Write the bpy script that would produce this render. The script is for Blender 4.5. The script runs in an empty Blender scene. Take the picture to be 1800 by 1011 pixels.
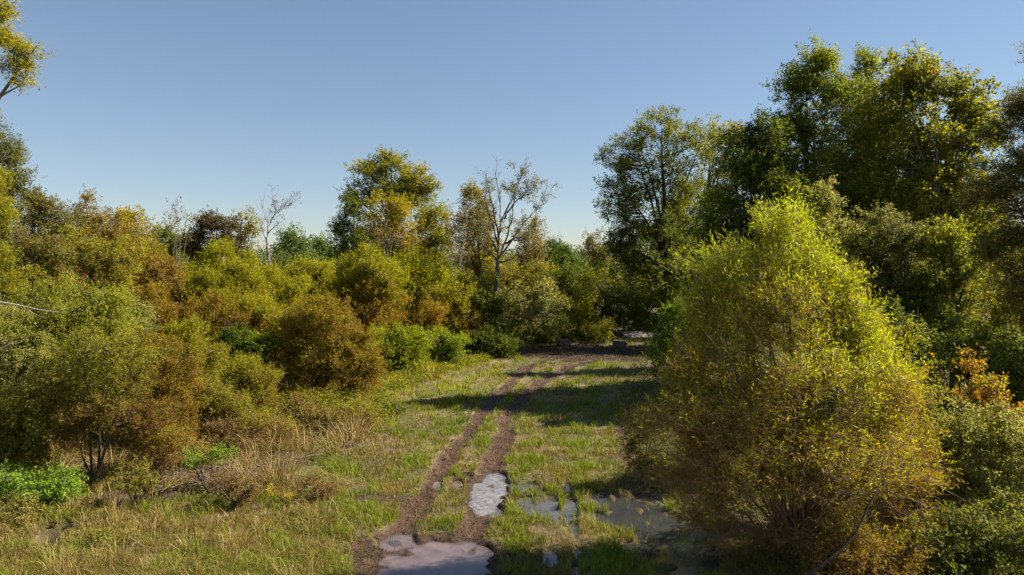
import bpy, math
import numpy as np
from math import radians

# ------------------------------------------------------------------ camera, sky, sun, exposure
H_CAM = 6.5
F = 1200.0                       # focal length in photo pixels (photo is 1800 wide, 24 mm lens)
HOR = 455.0                      # horizon row in the photo
scn = bpy.context.scene
col = scn.collection
cam_d = bpy.data.cameras.new('camera'); cam = bpy.data.objects.new('camera', cam_d); col.objects.link(cam)
cam_d.sensor_width = 36.0; cam_d.lens = 24.0; cam_d.clip_end = 6000; cam_d.clip_start = 0.1
cam_d.shift_y = -(505.5 - HOR) / 1800.0
cam.location = (0, 0, H_CAM); cam.rotation_euler = (radians(90), 0, 0)
scn.camera = cam

SUN_EL, SUN_AZ = 41.0, 80.0      # azimuth clockwise from +Y (view direction), i.e. to the right and a little ahead
w = bpy.data.worlds.new("World"); scn.world = w; w.use_nodes = True
nt = w.node_tree; bg = nt.nodes['Background']
sky = nt.nodes.new('ShaderNodeTexSky'); sky.sky_type = 'NISHITA'; sky.sun_disc = False
sky.sun_elevation = radians(SUN_EL); sky.sun_rotation = radians(SUN_AZ)
sky.air_density = 1.0; sky.dust_density = 0.1; sky.ozone_density = 3.0; sky.altitude = 0
gam = nt.nodes.new('ShaderNodeGamma'); gam.inputs[1].default_value = 0.72
nt.links.new(sky.outputs[0], gam.inputs[0]); hsv = nt.nodes.new('ShaderNodeHueSaturation'); hsv.inputs['Saturation'].default_value = 1.03; nt.links.new(gam.outputs[0], hsv.inputs['Color'])
wb = nt.nodes.new('ShaderNodeVectorMath'); wb.operation = 'MULTIPLY'; wb.inputs[1].default_value = (.95, .975, 1.03); nt.links.new(hsv.outputs[0], wb.inputs[0]); nt.links.new(wb.outputs[0], bg.inputs[0]); bg.inputs[1].default_value = 0.076
sd = bpy.data.lights.new('sun', 'SUN'); sun = bpy.data.objects.new('sun', sd); col.objects.link(sun)
sd.energy = 5.0; sd.angle = radians(0.5); sd.color = (1.0, 0.90, 0.74)
sun.location = (40, 20, 60)
sun.rotation_euler = (radians(90 - SUN_EL), 0, radians(180 - SUN_AZ))
vs = scn.view_settings
vs.view_transform = 'Standard'; vs.look = 'None'; vs.exposure = 1.3; vs.gamma = 1.0
cy = scn.cycles
cy.max_bounces = 6; cy.diffuse_bounces = 4; cy.glossy_bounces = 2; cy.transmission_bounces = 3; cy.transparent_max_bounces = 4
cy.sample_clamp_indirect = 4.0

# ------------------------------------------------------------------ helpers
def tag(o, label=None, cat=None, group=None, kind=None):
    if label: o['label'] = label
    if cat: o['category'] = cat
    if group: o['group'] = group
    if kind: o['kind'] = kind
    return o

def pt(u, v, D):
    return np.array([(u - 900) / F * D, D, H_CAM + (HOR - v) / F * D])

def uv_of(X, Y):
    return 900 + F * X / Y, HOR + F * H_CAM / Y

def Dv(v):
    return F * H_CAM / (v - HOR)

_tab = np.random.default_rng(5).random((32, 32, 32))
def noise3(p, s=0.0):
    p = np.asarray(p, float) + np.array([s * 7.13, s * 3.71, s * 5.37]) + 100.0
    i = np.floor(p).astype(int); f = p - i; f = f * f * (3 - 2 * f); i &= 31; j = (i + 1) & 31
    x0, y0, z0 = i[..., 0], i[..., 1], i[..., 2]; x1, y1, z1 = j[..., 0], j[..., 1], j[..., 2]
    fx, fy, fz = f[..., 0], f[..., 1], f[..., 2]
    a = _tab[x0, y0, z0] * (1 - fx) + _tab[x1, y0, z0] * fx
    b = _tab[x0, y1, z0] * (1 - fx) + _tab[x1, y1, z0] * fx
    c = _tab[x0, y0, z1] * (1 - fx) + _tab[x1, y0, z1] * fx
    d = _tab[x0, y1, z1] * (1 - fx) + _tab[x1, y1, z1] * fx
    return (a * (1 - fy) + b * fy) * (1 - fz) + (c * (1 - fy) + d * fy) * fz
def noise2(X, Y, sc, s=0.0):
    return noise3(np.stack([X / sc, Y / sc, np.zeros_like(X)], -1), s)
def fbm2(X, Y, sc, s=0.0, o=4):
    r = 0; a = 1; t = 0
    for k in range(o):
        r = r + a * noise2(X, Y, sc, s + k * 1.7); t += a; a *= 0.55; sc /= 2.03
    return r / t
def sm(a, b, x):
    t = np.clip((x - a) / (b - a), 0, 1); return t * t * (3 - 2 * t)
def unit(v):
    return v / np.maximum(np.linalg.norm(v, axis=-1, keepdims=True), 1e-9)

def mesh(name, V, Fq, mat, parent=None, colors=None, smooth=False, loc=None):
    """V (n,3), Fq (m,k) with constant k -> ONE mesh object"""
    me = bpy.data.meshes.new(name)
    V = np.ascontiguousarray(V, np.float32); Fq = np.ascontiguousarray(Fq, np.int32)
    m, k = Fq.shape
    me.vertices.add(len(V)); me.vertices.foreach_set('co', V.ravel())
    me.loops.add(m * k); me.loops.foreach_set('vertex_index', Fq.ravel())
    me.polygons.add(m)
    me.polygons.foreach_set('loop_start', np.arange(0, m * k, k, dtype=np.int32))
    me.polygons.foreach_set('loop_total', np.full(m, k, np.int32))
    if smooth: me.polygons.foreach_set('use_smooth', np.ones(m, bool))
    if colors is not None:
        ca = me.color_attributes.new('tint', 'FLOAT_COLOR', 'POINT')
        c4 = np.ones((len(V), 4), np.float32); c4[:, :3] = colors
        ca.data.foreach_set('color', c4.ravel())
    me.update(calc_edges=True)
    me.materials.append(mat)
    o = bpy.data.objects.new(name, me); col.objects.link(o)
    if parent is not None: o.parent = parent
    return o

def empty(name, loc):
    o = bpy.data.objects.new(name, None); col.objects.link(o); o.location = loc
    o.empty_display_size = 0.5
    return o

def tubes(P, R, sides=5):
    """P (N,m,3) R (N,m) -> V, Fq"""
    N, m, _ = P.shape
    T = unit(np.gradient(P, axis=1))
    ref = np.where(np.abs(T[..., 2:3]) > 0.9, np.array([1.0, 0, 0]), np.array([0, 0, 1.0]))
    A = unit(np.cross(T, ref)); B = np.cross(T, A)
    ang = np.arange(sides) / sides * 2 * np.pi
    ring = A[:, :, None] * np.cos(ang)[:, None] + B[:, :, None] * np.sin(ang)[:, None]
    V = P[:, :, None] + ring * R[:, :, None, None]
    idx = np.arange(N * m * sides).reshape(N, m, sides)
    a = idx[:, :-1]; b = np.roll(idx, -1, 2)[:, :-1]; c = np.roll(idx, -1, 2)[:, 1:]; d = idx[:, 1:]
    return V.reshape(-1, 3), np.stack([a, b, c, d], -1).reshape(-1, 4)

class Acc:
    def __init__(s): s.V = []; s.F = []; s.C = []; s.n = 0
    def add(s, V, Fq, C=None):
        s.V.append(V); s.F.append(Fq + s.n); s.n += len(V)
        if C is not None: s.C.append(C)
    def get(s):
        return np.concatenate(s.V), np.concatenate(s.F), (np.concatenate(s.C) if s.C else None)

def pal(colors, t):
    C = np.array(colors, float); t = np.clip(t, 0, 0.9999) * (len(C) - 1)
    i = t.astype(int); f = (t - i)[:, None]
    return C[i] * (1 - f) + C[i + 1] * f

# ------------------------------------------------------------------ materials
def new_mat(name):
    m = bpy.data.materials.new(name); m.use_nodes = True
    t = m.node_tree; t.nodes.clear()
    return m, t, t.nodes.new('ShaderNodeOutputMaterial')

def leaf_material(name, trans=0.5, rough=0.55, spec=0.14, sheen=1.0):
    m, t, out = new_mat(name)
    a = t.nodes.new('ShaderNodeVertexColor'); a.layer_name = 'tint'
    p = t.nodes.new('ShaderNodeBsdfPrincipled'); p.inputs['Roughness'].default_value = rough
    p.inputs['Specular IOR Level'].default_value = spec
    tr = t.nodes.new('ShaderNodeBsdfTranslucent')
    hs = t.nodes.new('ShaderNodeHueSaturation'); hs.inputs['Saturation'].default_value = 1.12; hs.inputs['Value'].default_value = 1.45
    mx = t.nodes.new('ShaderNodeMixShader'); mx.inputs[0].default_value = trans
    t.links.new(a.outputs[0], p.inputs['Base Color']); t.links.new(a.outputs[0], hs.inputs['Color'])
    t.links.new(hs.outputs[0], tr.inputs[0])
    t.links.new(p.outputs[0], mx.inputs[1]); t.links.new(tr.outputs[0], mx.inputs[2]); t.links.new(mx.outputs[0], out.inputs[0])
    return m

def noise_mat(name, c1, c2, scale, rough=0.9, bump=0.4, bscale=None, stretch=(1, 1, 1), spec=0.2, bdist=0.02):
    m, t, out = new_mat(name)
    p = t.nodes.new('ShaderNodeBsdfPrincipled'); p.inputs['Roughness'].default_value = rough; p.inputs['Specular IOR Level'].default_value = spec
    tc = t.nodes.new('ShaderNodeTexCoord'); mp = t.nodes.new('ShaderNodeMapping'); mp.inputs['Scale'].default_value = stretch
    n = t.nodes.new('ShaderNodeTexNoise'); n.inputs['Scale'].default_value = scale; n.inputs['Detail'].default_value = 6; n.inputs['Roughness'].default_value = 0.65
    r = t.nodes.new('ShaderNodeValToRGB'); r.color_ramp.elements[0].position = 0.32; r.color_ramp.elements[1].position = 0.68
    r.color_ramp.elements[0].color = (*c1, 1); r.color_ramp.elements[1].color = (*c2, 1)
    b = t.nodes.new('ShaderNodeBump'); b.inputs['Strength'].default_value = bump; b.inputs['Distance'].default_value = bdist
    L = t.links
    L.new(tc.outputs['Object'], mp.inputs[0]); L.new(mp.outputs[0], n.inputs['Vector']); L.new(n.outputs[0], r.inputs[0])
    L.new(r.outputs[0], p.inputs['Base Color']); L.new(n.outputs[0], b.inputs['Height']); L.new(b.outputs[0], p.inputs['Normal'])
    L.new(p.outputs[0], out.inputs[0])
    return m

M_LEAF = leaf_material('leaf')
M_WILLOW = leaf_material('willow_leaf', trans=0.5, rough=0.45, spec=0.2)
M_GRASS = leaf_material('grass_blade', trans=0.3, rough=0.6, spec=0.2)
M_BARK = noise_mat('bark_grey', (0.07, 0.055, 0.042), (0.20, 0.165, 0.13), 9, stretch=(1, 1, 0.25))
M_BARK_PALE = noise_mat('bark_pale', (0.30, 0.27, 0.23), (0.52, 0.48, 0.42), 7, stretch=(1, 1, 0.25))
M_BARK_DARK = noise_mat('bark_dark', (0.035, 0.027, 0.02), (0.10, 0.08, 0.06), 9, stretch=(1, 1, 0.25))
M_BARK_RED = noise_mat('bark_reddish', (0.14, 0.08, 0.045), (0.34, 0.22, 0.14), 8, stretch=(1, 1, 0.3))
M_BARK_MID = noise_mat('bark_mid_grey', (0.13, 0.105, 0.085), (0.30, 0.26, 0.22), 8, stretch=(1, 1, 0.25))
M_STONE = noise_mat('weathered_stone', (0.08, 0.06, 0.045), (0.22, 0.165, 0.125), 3.5, bump=0.6, bdist=0.05)
M_SLAB = noise_mat('pale_concrete', (0.11, 0.085, 0.075), (0.36, 0.30, 0.27), 3.5, bump=0.3)

# ------------------------------------------------------------------ terrain
RUT_L = [(1010, 622), (930, 643), (880, 690), (830, 752), (788, 805), (740, 880), (705, 930), (680, 985), (665, 1080)]
RUT_R = [(1120, 618), (1000, 645), (945, 675), (915, 705), (893, 740), (880, 775), (862, 830), (848, 890), (828, 945), (815, 1080)]
RUT_3 = [(1165, 640), (1120, 690), (1105, 760), (1130, 840)]
def gpoly(P): return np.array([[(u - 900) / F * Dv(v), Dv(v)] for u, v in P])
def dist_poly(X, Y, P):
    P = gpoly(P); d = np.full(X.shape, 1e9)
    for a, b in zip(P[:-1], P[1:]):
        ab = b - a; t = np.clip(((X - a[0]) * ab[0] + (Y - a[1]) * ab[1]) / (ab @ ab), 0, 1)
        d = np.minimum(d, np.hypot(X - a[0] - t * ab[0], Y - a[1] - t * ab[1]))
    return d
# puddles: lists of ellipses (u, v, ru, rv, depth) where they lie on the ground
PUDDLES = [
    ('wide', [(765, 985, 108, 42, 1.0), (700, 952, 42, 17, .9), (830, 968, 42, 22, .9), (700, 1040, 60, 50, .8), (800, 1040, 90, 40, .8)]),
    ('glint', [(858, 862, 34, 33, 1.0), (850, 885, 28, 18, 1.0), (868, 838, 26, 12, .8), (872, 900, 16, 12, .7)]),
    ('small', [(768, 853, 9, 11, .7)]),
    ('small', [(804, 852, 12, 11, .7), (822, 836, 14, 5, .55)]),
    ('grass', [(925, 858, 27, 13, .7), (930, 885, 26, 18, .75), (962, 885, 30, 18, .55), (975, 905, 26, 14, .55)]),
    ('grass', [(997, 860, 8, 20, .7), (1003, 892, 14, 26, .75), (1010, 930, 9, 16, .7)]),
    ('dark', [(1065, 872, 30, 9, .8), (1090, 885, 55, 13, .8), (1130, 912, 85, 26, 1.), (1180, 940, 70, 34, 1.), (1215, 985, 60, 45, 1.), (1150, 975, 30, 22, .6), (1108, 960, 22, 14, .5), (1150, 870, 40, 12, .6)]),
    ('grass', [(966, 978, 15, 19, .7), (938, 968, 10, 8, .5)]),
    ('grass', [(1018, 970, 12, 12, .6), (1012, 1000, 9, 12, .5)]),
    ('left', [(92, 952, 19, 18, .9), (70, 965, 12, 10, .7), (118, 935, 14, 10, .7)]),
    ('left', [(260, 876, 62, 13, .8), (205, 886, 28, 10, .7), (330, 868, 40, 7, .6)]),
]
WATER = -0.055
def pud(X, Y, ells, grow=1.0):
    u, v = uv_of(X, Y)
    wob = (fbm2(X, Y, 0.7, 3.3, 5) - 0.5) * 1.1 + (noise2(X, Y, .16, 2.2) - .5) * .38
    r = np.zeros(X.shape)
    for (a, b, ru, rv, dep) in ells:
        q = np.sqrt(((u - a) / (ru * grow)) ** 2 + ((v - b) / (rv * grow)) ** 2) + wob * 0.85
        r = np.maximum(r, dep * (1 - sm(0.72, 1.12, q)))
    return r
def terrain(X, Y):
    Ys = np.maximum(Y, 3.0)
    h = (fbm2(X, Y, 2.6, 1.0, 3) - 0.5) * 0.10 + (noise2(X, Y, 0.22, 9.0) - 0.5) * 0.035 + (noise2(X, Y, 0.09, 4.0) - 0.5) * 0.015
    far = sm(8, 22, np.abs(X)) + sm(50, 90, Y)
    h = h + far * (fbm2(X, Y, 14, 6.0, 2) - 0.45) * 0.7 + sm(-6, -16, X) * 0.25
    h = np.maximum(h, -0.03)
    dl = np.minimum(dist_poly(X, Ys, RUT_L), dist_poly(X, Ys, RUT_R))
    wd = 0.30 + 0.10 * (noise2(X, Y, 1.1, 12.) - .5)
    rut = np.exp(-(dl / wd) ** 2)
    tread = (noise3(np.stack([X / 0.13, Y / 0.13, X * 0], -1), 21.) - 0.5) * 0.085 + (noise2(X, Y, .4, 22.) - .5) * .05
    h = h - 0.045 * rut + 0.035 * np.exp(-((dl - 0.45) / 0.14) ** 2) + tread * sm(0.2, 0.7, rut) 
    h = np.maximum(h, -0.046)
    p = np.zeros(X.shape)
    for _, e in PUDDLES: p = np.maximum(p, pud(X, Ys, e))
    p = p * (1 - .75 * sm(.70, .80, noise2(X, Y, .30, 7.7)) * sm(30, 22, Y)) 
    h = h * (1 - p) - 0.15 * p + 0.0
    return h

def inpoly(u, v, P):
    P = np.array(P, float); c = np.zeros(u.shape, bool); n = len(P)
    for i in range(n):
        x0, y0 = P[i]; x1, y1 = P[(i + 1) % n]
        if y0 == y1: continue
        k = ((y0 > v) != (y1 > v)) & (u < (x1 - x0) * (v - y0) / (y1 - y0) + x0)
        c ^= k
    return c
TALL = [(-700, 920), (0, 915), (120, 880), (230, 882), (330, 868), (450, 850), (540, 815), (640, 778), (660, 740), (640, 700), (770, 668), (830, 640), (905, 622), (880, 590), (-900, 590)]
RIGHT = [(1142, 590), (1120, 640), (1095, 700), (1105, 770), (1140, 850), (1250, 900), (1330, 960), (1380, 1200), (2600, 1200), (2600, 590)]
BACK = [(-900, 610), (900, 610), (1000, 603), (1140, 600), (2600, 600), (2600, 470), (-900, 470)]
def mudmask(X, Y):
    Ys = np.maximum(Y, 3.0)
    u, v = uv_of(X, Ys)
    n = (fbm2(X, Y, 0.9, 31., 5) - 0.5) * 1.5
    dl = dist_poly(X, Ys, RUT_L); dr = dist_poly(X, Ys, RUT_R); d3 = dist_poly(X, Ys, RUT_3)
    m = 1 - sm(0.22, 0.50, np.minimum(dl, dr * 0.92) + n * 0.55)
    m = np.maximum(m, (1 - sm(0.15, 0.8, d3 + n * 0.8)) * 0.9)
    # bare dark turning place at the end of the track and soggy rims round the puddles
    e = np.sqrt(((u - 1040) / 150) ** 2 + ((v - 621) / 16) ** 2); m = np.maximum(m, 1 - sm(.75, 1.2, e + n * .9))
    for nm, el in PUDDLES[:4]:
        m = np.maximum(m, sm(0.02, 0.35, pud(X, Ys, el, 1.22)))
    e = np.sqrt(((u - 640) / 22) ** 2 + ((v - 985) / 45) ** 2); m = np.maximum(m, 1 - sm(.6, 1.2, e + n * 1.2))
    e = np.sqrt(((u - 680) / 60) ** 2 + ((v - 878) / 10) ** 2); m = np.maximum(m, (1 - sm(.6, 1.2, e + n * 1.6)) * .8)
    return m

def lines(segs):
    r = [segs[0][0]]
    for a, b, s in segs:
        n = max(1, int(round((b - a) / s))); r += list(np.linspace(a, b, n + 1)[1:])
    return np.array(r)
gx = lines([(-1500, -300, 100), (-300, -60, 12), (-60, -24, 1.5), (-24, -9, .25), (-9, 8, .065), (8, 24, .3), (24, 60, 2), (60, 300, 12), (300, 1500, 100)])
gy = lines([(-200, 0, 25), (0, 9, 1), (9, 12, .2), (12, 24, .06), (24, 34, .09), (34, 56, .18), (56, 90, 1.2), (90, 300, 12), (300, 2200, 120)])
GX, GY = np.meshgrid(gx, gy, indexing='ij')
GZ = terrain(GX, GY)
MUD = mudmask(GX, GY)
nx, ny = GX.shape
ids = np.arange(nx * ny).reshape(nx, ny)
quads = np.stack([ids[:-1, :-1], ids[1:, :-1], ids[1:, 1:], ids[:-1, 1:]], -1).reshape(-1, 4)
gV = np.stack([GX, GY, GZ], -1).reshape(-1, 3)
mudv = MUD.ravel()
u_, v_ = uv_of(GX.ravel(), np.maximum(GY.ravel(), 3.0))
dry = sm(0.35, 0.7, fbm2(GX.ravel(), GY.ravel(), 1.6, 41., 4))
litter = np.array([0.115, 0.082, 0.048]) * (1 - dry[:, None]) + np.array([0.21, 0.165, 0.085]) * dry[:, None]
green = np.array([0.075, 0.10, 0.025])
gm = (sm(.4, .65, fbm2(GX.ravel(), GY.ravel(), 1.0, 51., 4)) * .7)[:, None]
gc = litter * (1 - gm) + green * gm
mudc = np.array([0.082, 0.048, 0.030]) * (0.35 + 1.3 * fbm2(GX.ravel(), GY.ravel(), .5, 61., 5)[:, None])
wet = np.zeros(len(gV))
for _, el in PUDDLES: wet = np.maximum(wet, pud(GX, np.maximum(GY, 3.), el, 1.25).ravel())
gcol = gc * (1 - mudv[:, None]) + mudc * mudv[:, None]
gcol = gcol * (1 - 0.45 * wet[:, None])
gcol = gcol * (1 - .5 * (sm(39, 43, gV[:, 1]) * sm(62, 54, gV[:, 1]) * mudv)[:, None])   # tree shade at the turning place, put into the mud colour
def ground_mat(name, rough, wet_=False):
    m, t, out = new_mat(name)
    L = t.links
    a = t.nodes.new('ShaderNodeVertexColor'); a.layer_name = 'tint'
    tc = t.nodes.new('ShaderNodeTexCoord')
    n = t.nodes.new('ShaderNodeTexNoise'); n.inputs['Scale'].default_value = 9; n.inputs['Detail'].default_value = 8; n.inputs['Roughness'].default_value = .75
    mr = t.nodes.new('ShaderNodeMapRange'); mr.inputs[1].default_value = .3; mr.inputs[2].default_value = .7; mr.inputs[3].default_value = .4; mr.inputs[4].default_value = 1.6
    mx = t.nodes.new('ShaderNodeVectorMath'); mx.operation = 'SCALE'
    p = t.nodes.new('ShaderNodeBsdfPrincipled'); p.inputs['Roughness'].default_value = rough; p.inputs['Specular IOR Level'].default_value = .22 if wet_ else .15
    b = t.nodes.new('ShaderNodeBump'); b.inputs['Strength'].default_value = 1.; b.inputs['Distance'].default_value = .07 if wet_ else .04
    L.new(tc.outputs['Object'], n.inputs['Vector']); L.new(n.outputs[0], mr.inputs[0]); L.new(a.outputs[0], mx.inputs[0]); L.new(mr.outputs[0], mx.inputs['Scale'])
    L.new(mx.outputs[0], p.inputs['Base Color']); L.new(n.outputs[0], b.inputs['Height']); L.new(b.outputs[0], p.inputs['Normal']); L.new(p.outputs[0], out.inputs[0])
    return m
M_GROUND = ground_mat('soil_and_litter', .95); M_MUD = ground_mat('wet_mud', .7, True)
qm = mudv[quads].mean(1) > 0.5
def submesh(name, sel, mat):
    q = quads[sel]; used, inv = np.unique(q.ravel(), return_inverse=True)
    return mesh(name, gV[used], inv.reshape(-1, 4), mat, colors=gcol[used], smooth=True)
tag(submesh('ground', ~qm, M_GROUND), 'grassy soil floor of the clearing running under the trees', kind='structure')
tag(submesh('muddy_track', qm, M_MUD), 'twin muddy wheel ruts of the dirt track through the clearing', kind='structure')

# water
WBASE = {}
def water_mat(name, base, rip, rscale, rough=0.06, spec=.6, cs=1.3, lo=.72, band=.12):
    m, t, out = new_mat(name); L = t.links
    p = t.nodes.new('ShaderNodeBsdfPrincipled'); p.inputs['Roughness'].default_value = rough; p.inputs['IOR'].default_value = 1.42
    p.inputs['Specular IOR Level'].default_value = spec
    tc = t.nodes.new('ShaderNodeTexCoord')
    n0 = t.nodes.new('ShaderNodeTexNoise'); n0.inputs['Scale'].default_value = cs; n0.inputs['Detail'].default_value = 4; n0.inputs['Distortion'].default_value = .6
    r = t.nodes.new('ShaderNodeValToRGB'); r.color_ramp.elements[0].position = .5 - band; r.color_ramp.elements[1].position = .5 + band
    r.color_ramp.elements[0].color = (lo, lo, lo, 1); r.color_ramp.elements[1].color = (1, 1, 1, 1)
    va = t.nodes.new('ShaderNodeVertexColor'); va.layer_name = 'tint'; mm = t.nodes.new('ShaderNodeVectorMath'); mm.operation = 'MULTIPLY'; WBASE[name] = np.array(base)
    mp = t.nodes.new('ShaderNodeMapping'); mp.inputs['Scale'].default_value = (1, .6, 1)
    n = t.nodes.new('ShaderNodeTexNoise'); n.inputs['Scale'].default_value = rscale; n.inputs['Detail'].default_value = 2
    b = t.nodes.new('ShaderNodeBump'); b.inputs['Strength'].default_value = rip; b.inputs['Distance'].default_value = .02
    L.new(tc.outputs['Object'], n0.inputs['Vector']); L.new(n0.outputs[0], r.inputs[0]); L.new(r.outputs[0], mm.inputs[0]); L.new(va.outputs[0], mm.inputs[1]); L.new(mm.outputs[0], p.inputs['Base Color'])
    L.new(tc.outputs['Object'], mp.inputs[0]); L.new(mp.outputs[0], n.inputs['Vector']); L.new(n.outputs[0], b.inputs['Height']); L.new(b.outputs[0], p.inputs['Normal'])
    L.new(p.outputs[0], out.inputs[0]); return m
WM = {'wide': water_mat('muddy_water', (0.165, 0.118, 0.115), .10, 10, .03, 1., 2.2, .55, .2), 'glint': water_mat('rippled_milky_water', (0.25, 0.235, 0.25), .6, 24, .06, 1., 9, .45, .16),
      'small': water_mat('shallow_water', (.22, .17, .15), .15, 12), 'grass': water_mat('clear_shallow_water', (.085, .08, .08), .1, 10),
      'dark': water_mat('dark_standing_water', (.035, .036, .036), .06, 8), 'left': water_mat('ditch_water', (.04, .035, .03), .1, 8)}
PL = {'wide': 'muddy pink brown puddle filling both ruts at the front of the track', 'glint': 'pale rippled puddle glinting in the right wheel rut',
      'small': 'small pale puddle in the muddy wheel rut', 'grass': 'clear shallow water standing among the grass right of the track',
      'dark': 'dark standing water in the shade under the willow', 'left': 'shaded ditch water among tall grass at the left'}
for nm, el in PUDDLES:
    P = np.array([[(a - 900) / F * Dv(min(b, 1100)), Dv(b), ru * 1.5 / F * Dv(b), 0] for a, b, ru, rv, _ in el])
    y0 = min(Dv(b + rv * 1.6) for a, b, ru, rv, _ in el); y1 = max(Dv(b - rv * 1.6) for a, b, ru, rv, _ in el)
    x0 = (P[:, 0] - P[:, 2]).min() - .2; x1 = (P[:, 0] + P[:, 2]).max() + .2
    wx = np.arange(x0, x1, .05); wy = np.arange(y0, y1, .05)
    WX, WY = np.meshgrid(wx, wy, indexing='ij')
    mask = pud(WX, WY, el, 1.1) > .02
    wi = np.arange(WX.size).reshape(WX.shape)
    q = np.stack([wi[:-1, :-1], wi[1:, :-1], wi[1:, 1:], wi[:-1, 1:]], -1).reshape(-1, 4)
    q = q[mask.ravel()[q].any(1)]
    if not len(q): continue
    used, inv = np.unique(q.ravel(), return_inverse=True)
    V = np.stack([WX, WY, np.full(WX.shape, WATER - .0015 * PUDDLES.index((nm, el)))], -1).reshape(-1, 3)[used]
    dep = sm(.0, .085, (V[:, 2] - terrain(V[:, 0], V[:, 1])) + (noise2(V[:, 0], V[:, 1], .3, 3.) - .5) * .03)[:, None]   # silt shows through where it is shallow
    wc = np.array([.085, .052, .036]) * (1 - dep) + WBASE[WM[nm].name] * dep
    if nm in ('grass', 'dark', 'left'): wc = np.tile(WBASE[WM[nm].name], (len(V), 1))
    tag(mesh('puddle', V, inv.reshape(-1, 4), WM[nm], colors=wc), PL[nm], kind='structure', group='puddles')

# ------------------------------------------------------------------ leaves and plants
def leaf_quads(c, d, n, L, W, fold=0.18):
    s = unit(np.cross(d, n)); nn = np.cross(s, d)
    L = L[:, None]; W = W[:, None]
    V = np.stack([c, c + d * L * .42 + s * W * .5 + nn * W * fold, c + d * L, c + d * L * .42 - s * W * .5 + nn * W * fold], 1)
    return V.reshape(-1, 3), np.arange(len(c) * 4).reshape(-1, 4)

# palettes (albedo), from the dull end to the bright end
G_DARK = [(.046, .060, .014), (.075, .094, .018), (.120, .130, .024)]
G_MID = [(.066, .080, .016), (.105, .122, .020), (.160, .165, .028)]
G_OLIVE = [(.095, .085, .020), (.145, .135, .024), (.21, .185, .030)]
G_GREY = [(.095, .105, .030), (.15, .155, .045), (.23, .215, .07)]
YG = [(.10, .10, .015), (.17, .165, .016), (.27, .25, .02)]
YEL = [(.18, .15, .015), (.30, .24, .015), (.42, .32, .02)]
RUSTY = [(.14, .078, .018), (.16, .105, .018), (.155, .125, .018), (.15, .142, .018), (.175, .172, .02)]
RUST = [(.13, .080, .024), (.165, .105, .024), (.17, .135, .024)]
BROWN = [(.07, .045, .02), (.13, .085, .035), (.17, .12, .045)]
PINE = [(.032, .052, .013), (.048, .078, .017), (.075, .105, .022)]
WILLOW = [(.19, .10, .018), (.21, .14, .020), (.22, .20, .018), (.225, .255, .017), (.28, .325, .018)]

# style: leaf length, width (m), coverage, palette, leaf count cap, shell exponent, gap threshold, up, droop, sprig length factor
ST = {
 'broad':   dict(L=.13, W=.075, K=6.0, pal=G_MID, shell=.45, gap=.40, up=.2, droop=.3, cl=.20, sp=.9, bark=M_BARK),
 'broad_open': dict(L=.13, W=.07, K=3.6, pal=G_MID, shell=.55, gap=.47, up=.35, droop=.2, cl=.17, sp=1.2, bark=M_BARK),
 'dark':    dict(L=.12, W=.07, K=6.0, pal=G_DARK, shell=.5, gap=.38, up=.2, droop=.3, cl=.2, sp=.9, bark=M_BARK_DARK),
 'olive':   dict(L=.11, W=.06, K=5.5, pal=G_OLIVE, shell=.45, gap=.40, up=.3, droop=.2, cl=.2, sp=1., bark=M_BARK),
 'grey':    dict(L=.10, W=.05, K=5.0, pal=G_GREY, shell=.5, gap=.42, up=.5, droop=.1, cl=.18, sp=1.3, bark=M_BARK),
 'yg':      dict(L=.11, W=.06, K=6.0, pal=YG, shell=.45, gap=.36, up=.3, droop=.2, cl=.2, sp=1., bark=M_BARK),
 'yellow':  dict(L=.11, W=.06, K=5.0, pal=YEL, shell=.45, gap=.40, up=.3, droop=.2, cl=.2, sp=1., bark=M_BARK),
 'bush':    dict(L=.07, W=.028, K=6.0, pal=RUSTY, shell=.40, gap=.26, up=.9, droop=0., cl=.17, sp=1.5, bark=M_BARK_RED, hg=1.0, ),
 'rust':    dict(L=.07, W=.028, K=6.0, pal=RUST, shell=.40, gap=.26, up=.9, droop=0., cl=.17, sp=1.5, bark=M_BARK_RED, hg=.4),
 'brown':   dict(L=.09, W=.05, K=3.2, pal=BROWN, shell=.5, gap=.45, up=.5, droop=.1, cl=.18, sp=1.2, bark=M_BARK),
 'pine':    dict(L=.20, W=.05, K=7.0, pal=PINE, shell=.5, gap=.34, up=.1, droop=.1, cl=.18, sp=1., bark=M_BARK_DARK),
 'bare':    dict(L=.09, W=.05, K=.18, pal=BROWN, shell=.6, gap=.4, up=.8, droop=0., cl=.12, sp=1.4, bark=M_BARK_PALE, minc=90),
 'herb':    dict(L=.10, W=.05, K=6.0, pal=G_MID, shell=.5, gap=.3, up=.8, droop=.1, cl=.25, sp=1., bark=M_BARK),
}
NLEAF = 0
BOOST = np.array([1.62, 1.58, 1.35])
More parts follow.
